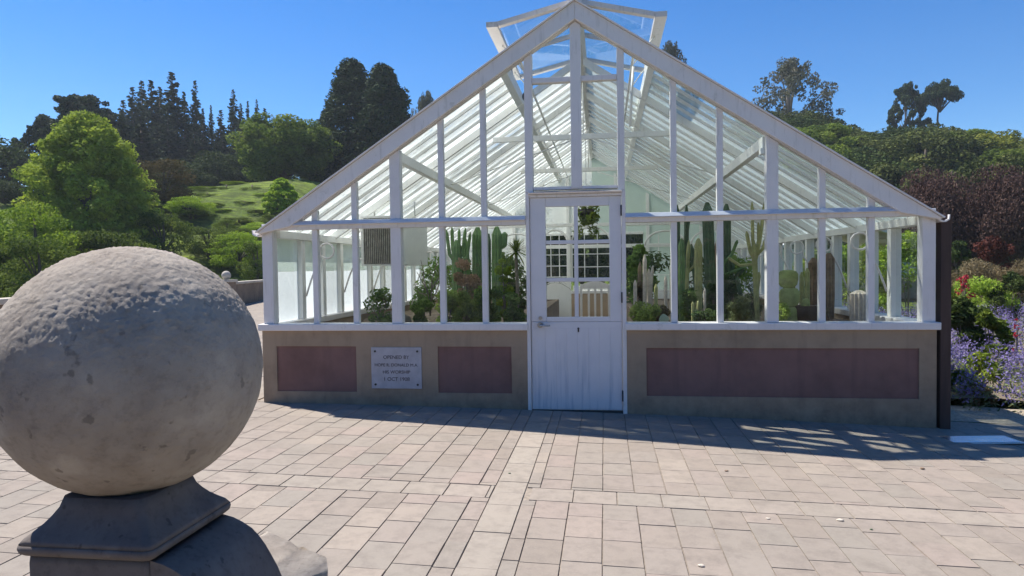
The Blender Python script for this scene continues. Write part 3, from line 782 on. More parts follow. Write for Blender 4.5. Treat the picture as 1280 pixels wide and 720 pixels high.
cactus(843, 352, 6, 1.5, 'cg', 'short green cactus beside the thin mullion among low scrub', ribs=7)
cactus(903, 318, 5, 2.0, 'cg', 'thin green cactus sending two side stems towards the branching one', ribs=6, arms=[(904, 330, 915, 318, 922, 300, 4), (903, 345, 914, 340, 934, 333, 4)])
cactus(861, 300, 4.5, 1.9, 'cy', 'thin olive stem with a crooked arm behind the green round topped cactus', ribs=6, u1=857, arms=[(860, 340, 868, 332, 870, 318, 3.5)])
cactus(921, 345, 5, 1.7, 'cd', 'short dark slanting stem at the foot of the branching cactus', ribs=6, u1=932)
cactus(949, 340, 5, 2.0, 'cy', 'olive stem leaning behind the branching cactus', ribs=6, u1=941)
cactus(896, 300, 5, 2.6, 'cb', 'brown corky stem between the two tallest dark cacti', ribs=6)
cactus(839, 330, 4, 1.3, 'cw', 'pale stem hugging the thin mullion among the low scrub', ribs=6)
cactus(794, 350, 4.5, 1.0, 'cw', 'stubby woolly cactus closest to the door post', ribs=6)
cactus(820, 355, 4.5, 1.0, 'cy', 'stubby olive cactus between woolly cacti and mullion', ribs=6)
cactus(992, 350, 4, 1.6, 'cb', 'thin brown stem rising beside the prickly pear pads', ribs=6)
cactus(1002, 340, 5, 1.7, 'cy', 'olive thin cactus pair member next to the stump', ribs=6, arms=[(1003, 372, 1008, 365, 1009, 350, 4)])
# prickly pear
def pad(mb, c, w, h, t=.02, tilt=0, rz=0, n=14):
    b = len(mb.v); m = Matrix.Translation(c) @ Matrix.Rotation(rz, 4, 'Z') @ Matrix.Rotation(tilt, 4, 'Y')
    rings = [(-1, .82), (-.5, .97), (0.5, .97), (1, .82)]
    for yy, s in rings:
        for k in range(n):
            a = 2*math.pi*k/n; ca, sa = math.cos(a), math.sin(a); sh = 1+.10*sa
            mb.v.append(tuple(m @ Vector((w/2*s*sh*math.copysign(abs(ca)**.65, ca), yy*t, h/2*s*math.copysign(abs(sa)**.7, sa)+h/2))))
    for i in range(3):
        for k in range(n):
            j = (k+1) % n; mb.face([b+i*n+k, b+i*n+j, b+(i+1)*n+j, b+(i+1)*n+k], True)
    mb.face([b+k for k in range(n)][::-1], True); mb.face([b+3*n+k for k in range(n)], True)
b0 = aty(986, 395, 1.0); b0 = Vector((b0.x, 1.0, .72))
op = thing('prickly_pear', 'prickly pear cactus with stacked flat green pads behind the thick post', 'cactus', b0)
pp = cactus_skin('prickly_pear_skin', (.33, .38, .13), .6, .25, 14, .3)
for dx, dz, w_, h_, ti, rz in ((0, -.02, .22, .24, .04, .15), (.01, .20, .22, .22, -.03, .1), (-.01, .405, .21, .20, .03, -.1), (-.12, .0, .10, .22, -.2, .5), (.13, .05, .09, .26, .2, -.4)):
    mb = MB(); pad(mb, Vector((dx, 0, dz)), w_, h_, .018, ti, rz); mb.build('pad', pp, op)
# stump pot
b0 = aty(1005, 395, 1.1); b0 = Vector((b0.x, 1.1, .70))
MBp = MB().tube([(0, 0, 0), (0, 0, .05), (0, 0, .24)], [.135, .14, .15], 20); o = MBp.build('tree_stump', simple('dark_brown_wood', (.075, .05, .035), .9, .3, 10, .6, stretch=(1, 1, .3)), loc=b0)
tag(o, 'short dark brown stump standing in the bed beside the prickly pear', 'stump')
# rock
def rock(name, label, loc, r, sq, seed, mat):
    mb = MB(); mb.ball((0, 0, 0), 1, 22)
    vs = []
    for v in mb.v:
        p = Vector(v); k = 1+.22*noise.noise(p*1.6+Vector((seed, 0, 0)))+.08*noise.noise(p*4+Vector((seed, 0, 0)))
        vs.append((p.x*k*r*sq[0], p.y*k*r*sq[1], p.z*k*r*sq[2]))
    mb.v = vs; o = mb.build(name, mat, loc=loc); return tag(o, label, 'rock')
rk = simple('grey_rock', (.13, .12, .105), .9, .35, 8, .6)
p = aty(497, 395, 1.1); rock('rock', 'dark grey rounded rock in the bed beside the leafy succulent', (p.x, 1.1, .74), .16, (1, .8, 1.1), 1, rk)
p = aty(1048, 395, .95); rock('rock', 'small brown rock at the foot of the hairy column cactus', (p.x, .95, .74), .10, (1.3, .8, .7), 2, simple('brown_rock', (.22, .15, .10), .9, .3, 9, .5))

def shrub(label, u, v_top, wpx, Y, mat, n, leaf, cat='shrub', zb=SZ, depth=.5, droop=0, aspect=.5, name='shrub', k=14, outward=.5, group=None, stem='twig', wide_low=False, vb=400):
    tp = aty(u, v_top, Y); base = Vector((tp.x, Y, zb)); H = tp.z-zb; W = wpx/FPX*(Y-CAM.y)
    th = thing(name, label, cat, base, group)
    cen = []
    for i in range(k):
        q = rng.random(); zz = H*(.15+.75*q); rad = W/2*(1-.45*q if wide_low else 1-.8*abs(q-.5))*.8
        a = rng.random()*6.283; rr = math.sqrt(rng.random())*rad
        cen.append((rr*math.cos(a), rr*math.sin(a)*depth*1.6, zz, min(W, H)*.17*(.8+.5*rng.random())))
    obj('foliage', leaves_mesh('foliage', cen, n, leaf, L[mat], droop, aspect, outward=outward), th)
    mb = MB()
    for c in cen[:8]: mb.tube([(0, 0, -.02), (c[0]*.4, c[1]*.4, c[2]*.55), (c[0], c[1], c[2])], [.009*H+.004, .006*H+.003, .002], 5)
    mb.build('stem', M[stem], th); return th
shrub('leafy jade plant with dark round leaves trailing over the bed edge', 476, 362, 46, .75, 'in_mid', 900, .035, 'succulent', aspect=.8)
shrub('dry bush of pinkish brown flowers in front of the green columns', 584, 318, 42, 1.3, 'pinkbrown', 2200, .035)
shrub('fresh green leafy bush beneath the yucca head', 630, 318, 26, 1.5, 'bright', 1300, .05, aspect=.35)
shrub('low green shrub covering the bed below the thick columns', 612, 360, 50, .9, 'in_mid', 3600, .04)
shrub('low green shrub next to the door post under the yucca', 643, 362, 34, .8, 'in_mid', 2600, .04)
shrub('low yellow green scrub below the candelabra cactus', 560, 364, 46, .8, 'in_lime', 3000, .035)
shrub('low olive scrub filling the bed between jade plant and candelabra cactus', 528, 374, 40, 1.1, 'in_mid', 2400, .035)
shrub('dark broad leaved shrub behind the woolly cacti next to the door', 800, 284, 34, 2.4, 'in_mid', 1500, .14, aspect=.6)
shrub('low scrub with yellow green leaves under the woolly cacti', 806, 374, 40, .7, 'in_lime', 1900, .04, aspect=.3)
shrub('low olive scrub behind the sill below the thin woolly cactus', 828, 380, 24, .9, 'olive', 1200, .035)
shrub('dark shrub at the feet of the tall dark columns', 893, 350, 26, 1.5, 'in_dark', 1300, .05, aspect=.35)
shrub('low dark scrub behind the sill at the feet of the tallest columns', 885, 384, 50, .7, 'in_dark', 1800, .035)
shrub('grey spiky scrub at the foot of the branching cactus', 925, 372, 44, .8, 'greygreen', 1700, .06, aspect=.15)
shrub('dark grassy tuft behind the branching yellow green cactus', 915, 340, 24, 1.9, 'in_dark', 900, .09, aspect=.15)
shrub('low green scrub in front of the prickly pear', 978, 378, 22, .7, 'in_lime', 700, .035)
shrub('low brownish scrub at the foot of the brown columns', 1022, 382, 32, 1.4, 'tan', 800, .035)
shrub('grassy green tuft in front of the candelabra cactus foot', 583, 366, 36, .65, 'in_lime', 1400, .09, aspect=.12, outward=.2)
shrub('green leafy filler under the dry bush of pinkish flowers', 592, 352, 34, 1.6, 'bright', 1900, .045)
shrub('dark rounded shrub under the yucca behind the low green one', 640, 345, 34, 1.9, 'in_dark', 2200, .06)
shrub('green strappy tuft between the tall dark columns and the mullion', 862, 362, 24, 1.1, 'in_mid', 900, .10, aspect=.12)
shrub('greyish spiny scrub behind the branching cactus foot', 935, 352, 36, 1.7, 'greygreen', 1500, .06, aspect=.15)
shrub('olive leafy scrub under the woolly cacti behind the bright low scrub', 800, 352, 26, 1.5, 'olive', 1400, .06)
# more plants along the bed behind
for i, (x, y, m, lb) in enumerate([(-1.5, 3.3, 'in_dark', 'dark leafy plant behind the green columns'), (-2.4, 4.6, 'in_mid', 'green leafy plant behind the heater'), (-1.2, 5.4, 'in_dark', 'tall dark plant at the end of the whitewashed side bed'), (1.6, 3.6, 'in_dark', 'dark plant behind the tall dark cacti'), (2.4, 5.3, 'in_mid', 'green leafy plant at the end of the clear side bed'), (1.0, 5.6, 'in_dark', 'dark arching plant beside the path at the end of the bed')]):
    th = thing('shrub', lb, 'shrub', (x, y, .7)); cen = [(random.uniform(-.3, .3), random.uniform(-.3, .3), random.uniform(.1, .8), .18) for _ in range(10)]
    obj('foliage', leaves_mesh('foliage', cen, 900, .10, L[m], aspect=.35), th)
    MB().tube([(0, 0, -.02), (.03, 0, .4), (0, 0, .7)], [.02, .015, .006], 6).build('stem', M['twig'], th)

def spiky(label, base, hz, n, ln, wd, mat, cat='yucca', name='yucca', trunk=.02, arc=.35, up=.3, trunkh=None):
    th = thing(name, label, cat, base)
    R = random.Random(hash(label) % 1000 if False else len(label)); V = []; F = []; T = []
    for i in range(n):
        a = R.uniform(0, 6.283); e = R.uniform(-.35, 1.35) if up < .5 else R.uniform(.5, 1.4)
        d = Vector((math.cos(a)*math.cos(e), math.sin(a)*math.cos(e), math.sin(e))); side = d.cross(Vector((0, 0, 1))).normalized()
        l = ln*R.uniform(.75, 1.1); b = len(V); m = 5
        for q in range(m+1):
            s = q/m; c = Vector((0, 0, hz))+d*l*s+Vector((0, 0, -arc*l*s*s)); w2 = wd/2*(1-s)**.7*(1 if q else .7)
            V += [tuple(c-side*w2), tuple(c+side*w2)]
        for q in range(m): F.append((b+2*q, b+2*q+1, b+2*q+3, b+2*q+2)); T.append(R.random())
    me = bpy.data.meshes.new('leaves'); me.from_pydata(V, [], F); me.materials.append(L[mat])
    at = me.attributes.new('tone', 'FLOAT_COLOR', 'FACE'); arr = np.ones((len(F), 4), np.float32); arr[:, 0] = T; at.data.foreach_set('color', arr.reshape(-1))
    obj('leaf_head', me, th)
    if hz > .05: MB().tube([(0, 0, -.02), (.01, .01, hz*.5), (0, 0, hz)], [trunk*1.2, trunk, trunk*.9], 8).build('trunk', M['twig'], th)
    return th
p = aty(645, 315, 1.4); spiky('yucca with a round head of stiff narrow green leaves beside the door post', (p.x, 1.4, SZ), p.z-SZ, 90, .30, .022, 'mid')
p = aty(1068, 366, 1.25); spiky('plant with long arching yellow leaves behind the squat tan cactus', (p.x, 1.25, SZ), .17, 9, .42, .03, 'yellowgreen', 'succulent', 'aloe', arc=.5, up=.9)
p = aty(690, 350, 5.2); spiky('dark palm with arching fronds beside the path beyond the door', (p.x-.15, 5.2, .7), .35, 26, .7, .06, 'dark', 'palm', 'palm', arc=.7, up=.9)
# flat pale leaf
p = aty(826, 398, .55); mb = MB(); pad(mb, Vector((0, 0, 0)), .10, .10, .006, .7, .2); tag(mb.build('flat_leaf_succulent', simple('pale_green_leaf', (.36, .46, .32), .5, .1, 8), loc=(p.x, .55, .80)), 'single flat pale green paddle leaf leaning on the sill inside the glass', 'succulent')
# bare twigs
p = aty(538, 395, 1.6); tw = thing('bare_bush', 'bare grey branching twigs between the white casing and the candelabra cactus', 'bush', (p.x, 1.6, SZ))
mb = MB(); R = random.Random(5)
for (us, vs) in (([538, 535, 528, 521], [395, 365, 352, 340]), ([538, 540, 546, 552], [395, 350, 330, 318]), ([538, 531, 524, 519], [380, 368, 366, 358]), ([540, 548, 556, 560], [360, 348, 345, 336]), ([539, 545, 550, 548], [375, 366, 352, 335]), ([535, 530, 529, 526], [368, 350, 338, 325])):
    mb.tube([aty(a, b, 1.6+.05*i)-Vector((p.x, 1.6, SZ)) for i, (a, b) in enumerate(zip(us, vs))], [.011, .008, .006, .003], 6)
mb.build('branch', M['twig'], tw)
# hanging plant and chair on the central axis
HP = thing('hanging_basket', 'hanging basket of trailing green leaves seen through the upper door panes', 'hanging plant', (-.02, 5.6, 2.35))
MB().tube([(0, 0, -.10), (0, 0, -.04), (0, 0, .04)], [.07, .12, .15], 16).build('basket', M['dark'], HP)
MB().tube([(0, 0, .04), (0, 0, 1.3)], .004, 5).build('chain', M['dark'], HP)
obj('foliage', leaves_mesh('foliage', [(random.uniform(-.14, .14), random.uniform(-.14, .14), random.uniform(-.42, .12), .10) for _ in range(12)], 900, .09, L['mid'], .5, .3), HP)
CH = thing('garden_chair', 'white wooden garden chair with curved top rail on the greenhouse path', 'chair', (.12, 5.2, 0))
for x in (-.24, .24):
    for y, h in ((-.2, .45), (.22, 1.08)): B('leg', M['white'], CH, x-.02, x+.02, y-.02, y+.02, 0, h)
mb = MB()
for k in range(5): mb.box(-.26, .26, -.22+k*.09, -.15+k*.09, .451, .475)
mb.build('seat', simple('brown_chair_slat', (.30, .22, .15), .7, .2, 8), CH)
MB().prism([(-.26, 1.0)]+[(-.26+.52*k/10, 1.06+.07*math.sin(math.pi*k/10)) for k in range(11)]+[(.26, 1.0)], 'y', .242, .27).build('top_rail', M['white'], CH)
for x in (-.11, 0, .11): B('back_slat', M['white'], CH, x-.018, x+.018, .245, .265, .48, .999)

# ------------------------------------------------------------------ fixtures at the front
# plaque
PQ = tag(B('plaque', simple('pale_stone_plaque', (.46, .44, .46), .5, .12, 9), None, -.257, .257, -.012, -.001, -.205, .205, .002), 'pale square stone plaque with four lines of lettering screwed to the tan wall', 'plaque')
PQ.location = (-1.765, 0, .41)
for a in (-1, 1):
    for b in (-1, 1): MB().tube([(a*.215, -.018, b*.165), (a*.215, -.0125, b*.165)], .011, 10).build('screw', M['dark'], PQ)
M['letter'] = simple('dark_letter', (.07, .06, .07), .6, .1, 10)
for txt, z, s in (('OPENED BY', .105, .052), ('HON. G. FENWICK M.L.C.', .03, .044), ('MAYOR OF CITY', -.04, .048), ('2 OCT. 1908', -.115, .052)):
    pass
for txt, z, s in (('OPENED BY', .105, .050), ('HOPE R. DONALD M.A.', .028, .043), ('HIS WORSHIP', -.042, .046), ('1 OCT 1908', -.112, .052)):
    cu = bpy.data.curves.new('lettering', 'FONT'); cu.body = txt; cu.size = s; cu.align_x = 'CENTER'; cu.align_y = 'CENTER'; cu.extrude = .0008
    tmp = bpy.data.objects.new('tmp', cu); C.objects.link(tmp)
    bpy.context.view_layer.update(); dg = bpy.context.evaluated_depsgraph_get()
    me = bpy.data.meshes.new_from_object(tmp.evaluated_get(dg)); bpy.data.objects.remove(tmp)
    me.materials.clear(); me.materials.append(M['letter'])
    o = obj('lettering', me, PQ, (0, -.0135, z), (math.pi/2, 0, 0))
# dark post by the corner
tag(MB().box(3.238, 3.325, -.01, .09, -.16, 1.80).build('timber_post', simple('dark_brown_timber', (.060, .036, .030), .7, .3, 6, .3, stretch=(3, 3, .3)), bevel=.004), 'dark brown timber post standing against the greenhouse corner beside the flower bed', 'post')
# metal drain cover
dc = thing('drain_cover', 'smooth grey metal drain cover set flush in the paving beside the dark post', 'drain cover', (3.36, -.40, ground_z(3.36, -.4)+.004), rz=.12)
B('plate', simple('brushed_steel_plate', (.62, .64, .68), .22, .08, 12, metal=.85), dc, -.27, .27, -.10, .10, 0, .008, .002)
B('rim', M['metal'], dc, -.30, .30, -.13, .13, -.006, .003, .002)

# stone ball & pedestal
def ballmesh():
    import bmesh
    bm = bmesh.new(); bmesh.ops.create_icosphere(bm, subdivisions=7, radius=1)
    for v in bm.verts:
        p = v.co.copy(); top = smooth((p.z+.05)/.6)
        n1 = noise.fractal(p*5, 1, 2, 5); n2 = noise.fractal(p*22, .9, 2, 4); n3 = noise.noise(p*70)
        pit = max(0, noise.noise(p*30)-.25)
        v.co = p*(1+.006*n1+top*(.003*n2+.002*(abs(noise.noise(p*24))-.2)+.0045*noise.noise(p*52)+.007*noise.noise(p*90)+.007*noise.noise(p*150)-.010*pit)+(1-top)*(.0012*n2-.006*max(0, noise.noise(p*26)-.45)))*.24
    me = bpy.data.meshes.new('stone_ball'); bm.to_mesh(me); bm.free(); me.materials.append(M['ball'])
    me.polygons.foreach_set('use_smooth', [True]*len(me.polygons)); return me
BC = CAM + ray(166, 461.6).normalized()*(.24/.156)
tag(obj('stone_ball', ballmesh(), None, BC), 'big weathered concrete ball with a pitted top, on the moulded pedestal', 'stone ball')
pc = Vector((BC.x+.012, BC.y-.03, 0))
PD = thing('stone_pedestal', 'squared concrete pedestal with a rounded moulding carrying the big ball', 'pedestal', (pc.x, pc.y, 0))
def sqloft(mb, prof, n=8, seg=10):
    b = len(mb.v); N = 0
    for hs, z, rc in prof:
        ring = []
        for cx, cy, a0 in ((1, 1, 0), (-1, 1, 90), (-1, -1, 180), (1, -1, 270)):
            for k in range(6):
                a = math.radians(a0+90*k/5); ring.append((cx*(hs-rc)+rc*math.cos(a), cy*(hs-rc)+rc*math.sin(a), z))
        N = len(ring); mb.v += ring
    for i in range(len(prof)-1):
        for k in range(N):
            j = (k+1) % N; mb.face([b+i*N+k, b+i*N+j, b+(i+1)*N+j, b+(i+1)*N+k], True)
    mb.face([b+k for k in range(N)][::-1]); mb.face([b+(len(prof)-1)*N+k for k in range(N)])
mb = MB(); sqloft(mb, [(.131, .9065, .016), (.126, .914, .016), (.117, .922, .016), (.106, .933, .018), (.096, .946, .018), (.088, .960, .02), (.083, .978, .022)]); mb.build('neck', M['pedestal'], PD)
mb = MB(); sqloft(mb, [(.117, .8855, .012), (.125, .887, .014), (.131, .892, .016), (.1335, .899, .018), (.132, .906, .018)]); mb.build('moulding', M['pedestal'], PD)
mb = MB(); sqloft(mb, [(.118, .0, .008), (.118, .87, .008), (.1165, .885, .008)]); mb.build('shaft', M['pedestal'], PD)
px0 = .119
wing = [(px0, .884), (-.485-pc.x, .878), (-.465-pc.x, .869), (-.445-pc.x, .857), (-.431-pc.x, .843), (-.417-pc.x, .825), (-.404-pc.x, .803), (-.391-pc.x, .780), (-.38-pc.x, .754), (-.365-pc.x, .71), (-.35-pc.x, .63), (-.34-pc.x, .5), (-.33-pc.x, .02), (px0, .02)]
wb = MB().prism(wing, 'y', -.115, .112); wb.smooth = [False, False]+[True]*12+[False]*2; wb.build('shoulder', M['pedestal'], PD)
# rough coping slab beyond the pedestal
sl_pts = [(-.735, -4.585), (-.481, -4.742), (-.447, -4.812), (-.62, -5.10), (-.86, -4.86)]
mb = MB(); b = 0
def slab():
    import bmesh
    bm = bmesh.new(); vs = [bm.verts.new((x, y, .6)) for x, y in sl_pts][::-1]
    vs = vs if True else vs
    f = bm.faces.new(vs); r = bmesh.ops.extrude_face_region(bm, geom=[f])
    for e in r['geom']:
        if isinstance(e, bmesh.types.BMVert): e.co.z = .0
    bmesh.ops.recalc_face_normals(bm, faces=bm.faces)
    for _ in range(6): bmesh.ops.subdivide_edges(bm, edges=[e for e in bm.edges if e.calc_length() > .03], cuts=1, use_grid_fill=True)
    for v in bm.verts:
        p = v.co; k = noise.fractal(p*25, .9, 2, 4); q = noise.noise(p*60)
        v.co = p+Vector((.35*noise.noise(p*20), .35*noise.noise(p*20+Vector((9, 0, 0))), .8*k+.7*q))*.008
    me = bpy.data.meshes.new('coping_slab'); bm.to_mesh(me); bm.free(); me.materials.append(M['ball'])
    me.polygons.foreach_set('use_smooth', [True]*len(me.polygons)); return me
tag(obj('coping_block', slab()), 'low rough grey concrete block beside the ball pedestal', 'block')

# pebbles and petals on the paving
for i, (u, v, r, lb, mt) in enumerate([(877, 708, .012, 'pale pebble lying on the paving at the bottom edge of the view', 'cw'), (960, 649, .010, 'small dark and white pebble beside the pale paver band', 'cw'), (1050, 651, .013, 'white petal curled on the paving below the pale band', 'cw'), (1153, 586, .012, 'dry brown leaf lying close to the shadow tip', 'cb'), (908, 589, .010, 'dry leaf scrap on the paving before the shadow', 'cb'), (1089, 662, .006, 'tiny dark seed on the paving below the pale band', 'cd'), (637, 592, .007, 'dark spot of dirt in the joint of the central strip', 'cd')]):
    rr = ray(u, v); t_ = -CAM.z/rr.z; p = CAM+rr*t_; p.z = ground_z(p.x, p.y)
    p = CAM+rr*((p.z-CAM.z)/rr.z)
    mb = MB(); mb.ball((0, 0, 0), r, 10, (1.4, .9, .5)); mb.v = [tuple(Vector(q)*(1+.3*noise.noise(Vector(q)*90+Vector((i, 0, 0))))) for q in mb.v]
    tag(mb.build('pebble' if i in (0, 1) else 'fallen_petal' if i == 2 else 'fallen_leaf' if i < 5 else 'seed', M[mt], loc=(p.x, p.y, p.z+r*.35)), lb, 'debris')

# parapet wall with ball finial on the terrace edge
A = Vector((-9.2, 1.5)); Bq = Vector((-16.6, 27)); d = (Bq-A).normalized(); nn = Vector((-d.y, d.x))
def wallseg(name, a, b, label):
    th = thing(name, label, 'wall', (a.x, a.y, 0)); mb = MB(); ln = (b-a).length
    mb.beam((0, 0, .40), ((b-a).x, (b-a).y, .40), .22, .96); mb.build('wall_face', M['parapet'], th)
    MB().beam((0, 0, .935), ((b-a).x, (b-a).y, .935), .34, .10).build('coping', M['parapet_top'], th, .015)
wallseg('parapet_wall', A, Bq, 'low stone parapet wall with pale coping bounding the terrace behind the big ball')
p = atd(283, 352, 21); fin = thing('wall_pier', 'distant stone pier topped by a small white ball on the parapet', 'pier', (p.x, p.y, 0))
B('shaft', M['parapet'], fin, -.2, .2, -.2, .2, 0, 1.06); B('cap', M['parapet_top'], fin, -.24, .24, -.24, .24, 1.061, 1.14)
MB().ball((0, 0, 1.27), .14, 16).build('finial', M['parapet_top'], fin)

# ------------------------------------------------------------------ trees
def place(u, d):
    p = CAM + ray(u, 340)*d; return Vector((p.x, p.y, terrain(p.x, p.y)-.1))
def horizon(u): return 333-.0139*(u-755)
def zat(u, v, d): return CAM.z+(horizon(u)-v)/FPX*d
def limbs(mb, H, cen, r0, n=9, z0=.0, seed=0):
    R = random.Random(seed); mb.tube([(0, 0, -1.2), (R.uniform(-.02, .02)*H, 0, H*.3), (R.uniform(-.03, .03)*H, R.uniform(-.03, .03)*H, H*.6), (0, 0, H*.88)], [r0, r0*.8, r0*.5, r0*.15], 9)
    for c in R.sample(list(cen), min(n, len(cen))):
        zz = max(z0, c[2]*.45); mb.tube([(0, 0, zz), (c[0]*.5, c[1]*.5, zz+(c[2]-zz)*.65), (c[0]*.92, c[1]*.92, c[2])], [r0*.35, r0*.22, r0*.06], 6)
PROTO = {}
def crown_round(n, W, H, z0, layers=.0, jag=.25, cr=.16, top=1., squash=.75):
    cen = []
    for i in range(n):
        a = rng.random()*6.283; q = rng.random(); e = math.asin(2*q-1) if q > .12 else -.9
        rr = 1-jag*rng.random(); x = math.cos(e)*math.cos(a)*rr*W/2*.85; y = math.cos(e)*math.sin(a)*rr*W/2*.85
        z = z0+(H-z0)*(.5+.5*math.sin(e)*rr*.88)
        cen.append((x, y, z, cr*W*(.55+.7*rng.random()), squash, rng.random()))
    return cen
def tree_proto(key, kind, n, leaf, mat, W=6., H=8., z0=1.5, k=60, bark='bark', **kw):
    if kind == 'round': cen = crown_round(k, W, H, z0, **kw)
    elif kind == 'cone':   # layered light crown, widest low
        cen = []
        for i in range(k):
            q = rng.random()**.9; z = z0+(H-z0)*q*.94; R_ = W/2*min(1, (1-q)*1.9)**.6*(.88+.12*math.sin(q*34+2*math.sin(rng.random()*6))); a = rng.random()*6.283; rr = R_*(.35+.6*rng.random()**.5)
            cen.append((rr*math.cos(a), rr*math.sin(a), z, W*.075*(.6+.7*rng.random()), .62, rng.random()))
    elif kind == 'conifer':
        cen = []; lv = 40
        for i in range(lv):
            q = i/(lv-1); z = z0+(H-z0)*q; R_ = W/2*(1-q)**.9*rng.uniform(.6, 1.15)+.05
            for b in range(max(3, int(8*(1-q)+3))):
                a = rng.random()*6.283
                for s in (.35, .65, .95): cen.append((R_*s*math.cos(a), R_*s*math.sin(a), z-.15*R_*s+rng.uniform(-.35, .35), .09*W*(1.1-.5*s)*(1.15-1.0*q)+.03, .7, rng.random()))
    elif kind == 'sequoia':
        cen = []
        for i in range(k):
            q = rng.random()**.9; z = z0+(H-z0)*q; prof = min(1, (1-q)*1.5)**.75; a = rng.random()*6.283
            rr = W/2*prof*(.72+.28*rng.random()); cen.append((rr*math.cos(a), rr*math.sin(a), z, W*.095*(.7+.6*rng.random()), .85, rng.random()))
        for i in range(14): cen.append((0, 0, z0+(H-z0)*i/14*.95, W*.28*(1-i/15)+.1, 1.4, .2))
    elif kind == 'umbrella':
        cen = []
        for i in range(k):
            a = rng.random()*6.283; rr = W/2*math.sqrt(rng.random())*.9; cen.append((rr*math.cos(a), rr*math.sin(a), H-(H-z0)*(.25+.55*(rr/(W/2))**2)-rng.random()*(H-z0)*.25, W*.085*(.7+.6*rng.random()), .55, rng.random()))
    elif kind == 'open':
        cen = []
        for i in range(k):
            a = rng.random()*6.283; e = rng.uniform(-.25, 1.5); rr = rng.uniform(.62, 1.)*W/2
            cen.append((rr*math.cos(e)*math.cos(a), rr*math.cos(e)*math.sin(a), z0+(H-z0)*(.25+.7*math.sin(e)*rng.uniform(.75, 1)), W*(.055 if n < 12000 else .05)*(.6+.8*rng.random()), .7, rng.random()))
    me = leaves_mesh('crown', cen, n, leaf, mat, droop=.3, outward=.45, flat=.25)
    mb = MB(); 
    if kind == 'conifer': mb.tube([(0, 0, -.3), (0, 0, H*.5), (0, 0, H*.99)], [W*.05, W*.03, .02], 8)
    else: limbs(mb, H, cen, W*.035 if kind != 'umbrella' else W*.05, 16 if kind in ('open', 'umbrella') else 9, z0*(.92 if kind in ('open', 'umbrella') else .6), len(key))
    PROTO[key] = (me, mb.mesh('trunk', M[bark]), W, H)
tree_proto('lime', 'cone', 70000, .19, L['lime'], 7.6, 9.6, .1, 520)
tree_proto('limebush', 'round', 16000, .13, L['bright'], 5, 4.5, .1, 60, squash=.5)
tree_proto('darkbush', 'round', 9000, .12, L['mid'], 4, 3.2, .1, 40, squash=.5)
tree_proto('pine', 'open', 24000, .34, L['conifer'], 10, 15, 4, 170)
tree_proto('conifer', 'conifer', 24000, .30, L['conifer'], 5, 16, 1)
tree_proto('sequoia', 'sequoia', 42000, .30, L['sequoia'], 7, 15, .3, 330)
tree_proto('broad', 'round', 36000, .27, L['mid'], 9, 9, .3, 110, jag=.45, cr=.12)
tree_proto('broad2', 'round', 14000, .28, L['hillside'], 8, 7, .5, 34, cr=.15, jag=.35, squash=.85)
tree_proto('broad3', 'round', 14000, .28, L['hillside'], 8, 6, .3, 30, jag=.5, cr=.14, squash=.8)
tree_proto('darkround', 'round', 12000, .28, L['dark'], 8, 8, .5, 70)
tree_proto('yellow', 'round', 10000, .28, L['yellowgreen'], 8, 7, .5, 30, jag=.5, cr=.14)
tree_proto('olive', 'round', 12000, .22, L['olive'], 7, 7, .4, 60, squash=.5)
tree_proto('copper', 'round', 34000, .17, L['copper'], 8, 6.4, 1.0, 75, jag=.4, cr=.17, squash=.6)
tree_proto('eucalyptus', 'open', 9000, .26, L['euca'], 11, 10, 2, 95, bark='palebark')
tree_proto('umbrella', 'umbrella', 12000, .26, L['conifer'], 7, 11, 8.0, 90)
tree_proto('brightcone', 'cone', 16000, .16, L['bright'], 3, 3.4, .05, 260)
tree_proto('greenshrub', 'round', 9000, .09, L['mid'], 2.4, 1.9, .05, 40)
def tree(key, u, vtop, wpx, d, name, label, cat='tree', group=None, rz=None, zbase=None):
    me, tr, W, H = PROTO[key]; p = place(u, d); zt = zat(u, vtop, d)
    if zbase is not None: p.z = zbase
    h = zt-p.z; w_ = wpx/FPX*d
    th = thing(name, label, cat, p, group, random.uniform(0, 6.28) if rz is None else rz)
    th.scale = (w_/W, w_/W, h/H)
    obj('crown', me, th); obj('trunk', tr, th); return th
T = tree
T('lime', 113, 137, 168, 36, 'broadleaf_tree', 'big light green tree with layered foliage rising directly behind the stone ball')
T('limebush', 45, 256, 130, 29, 'shrub_tree', 'bright green spreading shrub below the big light green tree', 'shrub')
T('darkbush', 48, 292, 100, 25, 'shrub', 'dusky layered shrub just above the parapet wall behind the ball', 'shrub')
T('darkbush', -30, 280, 120, 26, 'shrub', 'dusky shrub at the very edge of the view above the parapet wall', 'shrub')
T('pine', 112, 112, 118, 66, 'pine_tree', 'flat topped dark pine spreading behind the big light green tree')
T('pine', 55, 150, 70, 64, 'pine_tree', 'ragged dark pine with a long bare side branch against the sky')
T('pine', 15, 182, 80, 60, 'pine_tree', 'bluish dark pine standing lowest on the skyline at the picture edge')
T('darkround', -40, 150, 150, 58, 'broadleaf_tree', 'dark broad tree cut by the picture edge')
T('conifer', 172, 112, 77, 84, 'conifer_tree', 'dark conifer rising just behind the flat topped pine')
T('conifer', 196, 104, 87, 82, 'conifer_tree', 'broad dark conifer between two taller ones in the dense clump')
T('conifer', 222, 94, 101, 80, 'conifer_tree', 'tallest dark conifer of the dense clump')
T('conifer', 250, 104, 56, 84, 'conifer_tree', 'slender spire conifer standing next to the tallest of the clump')
T('conifer', 269, 134, 38, 88, 'conifer_tree', 'small thin conifer in the gap of the row on the skyline')
T('conifer', 297, 115, 59, 84, 'conifer_tree', 'tall spire conifer by itself in the second half of the row')
T('conifer', 315, 129, 38, 86, 'conifer_tree', 'narrow conifer right beside the last tall spire')
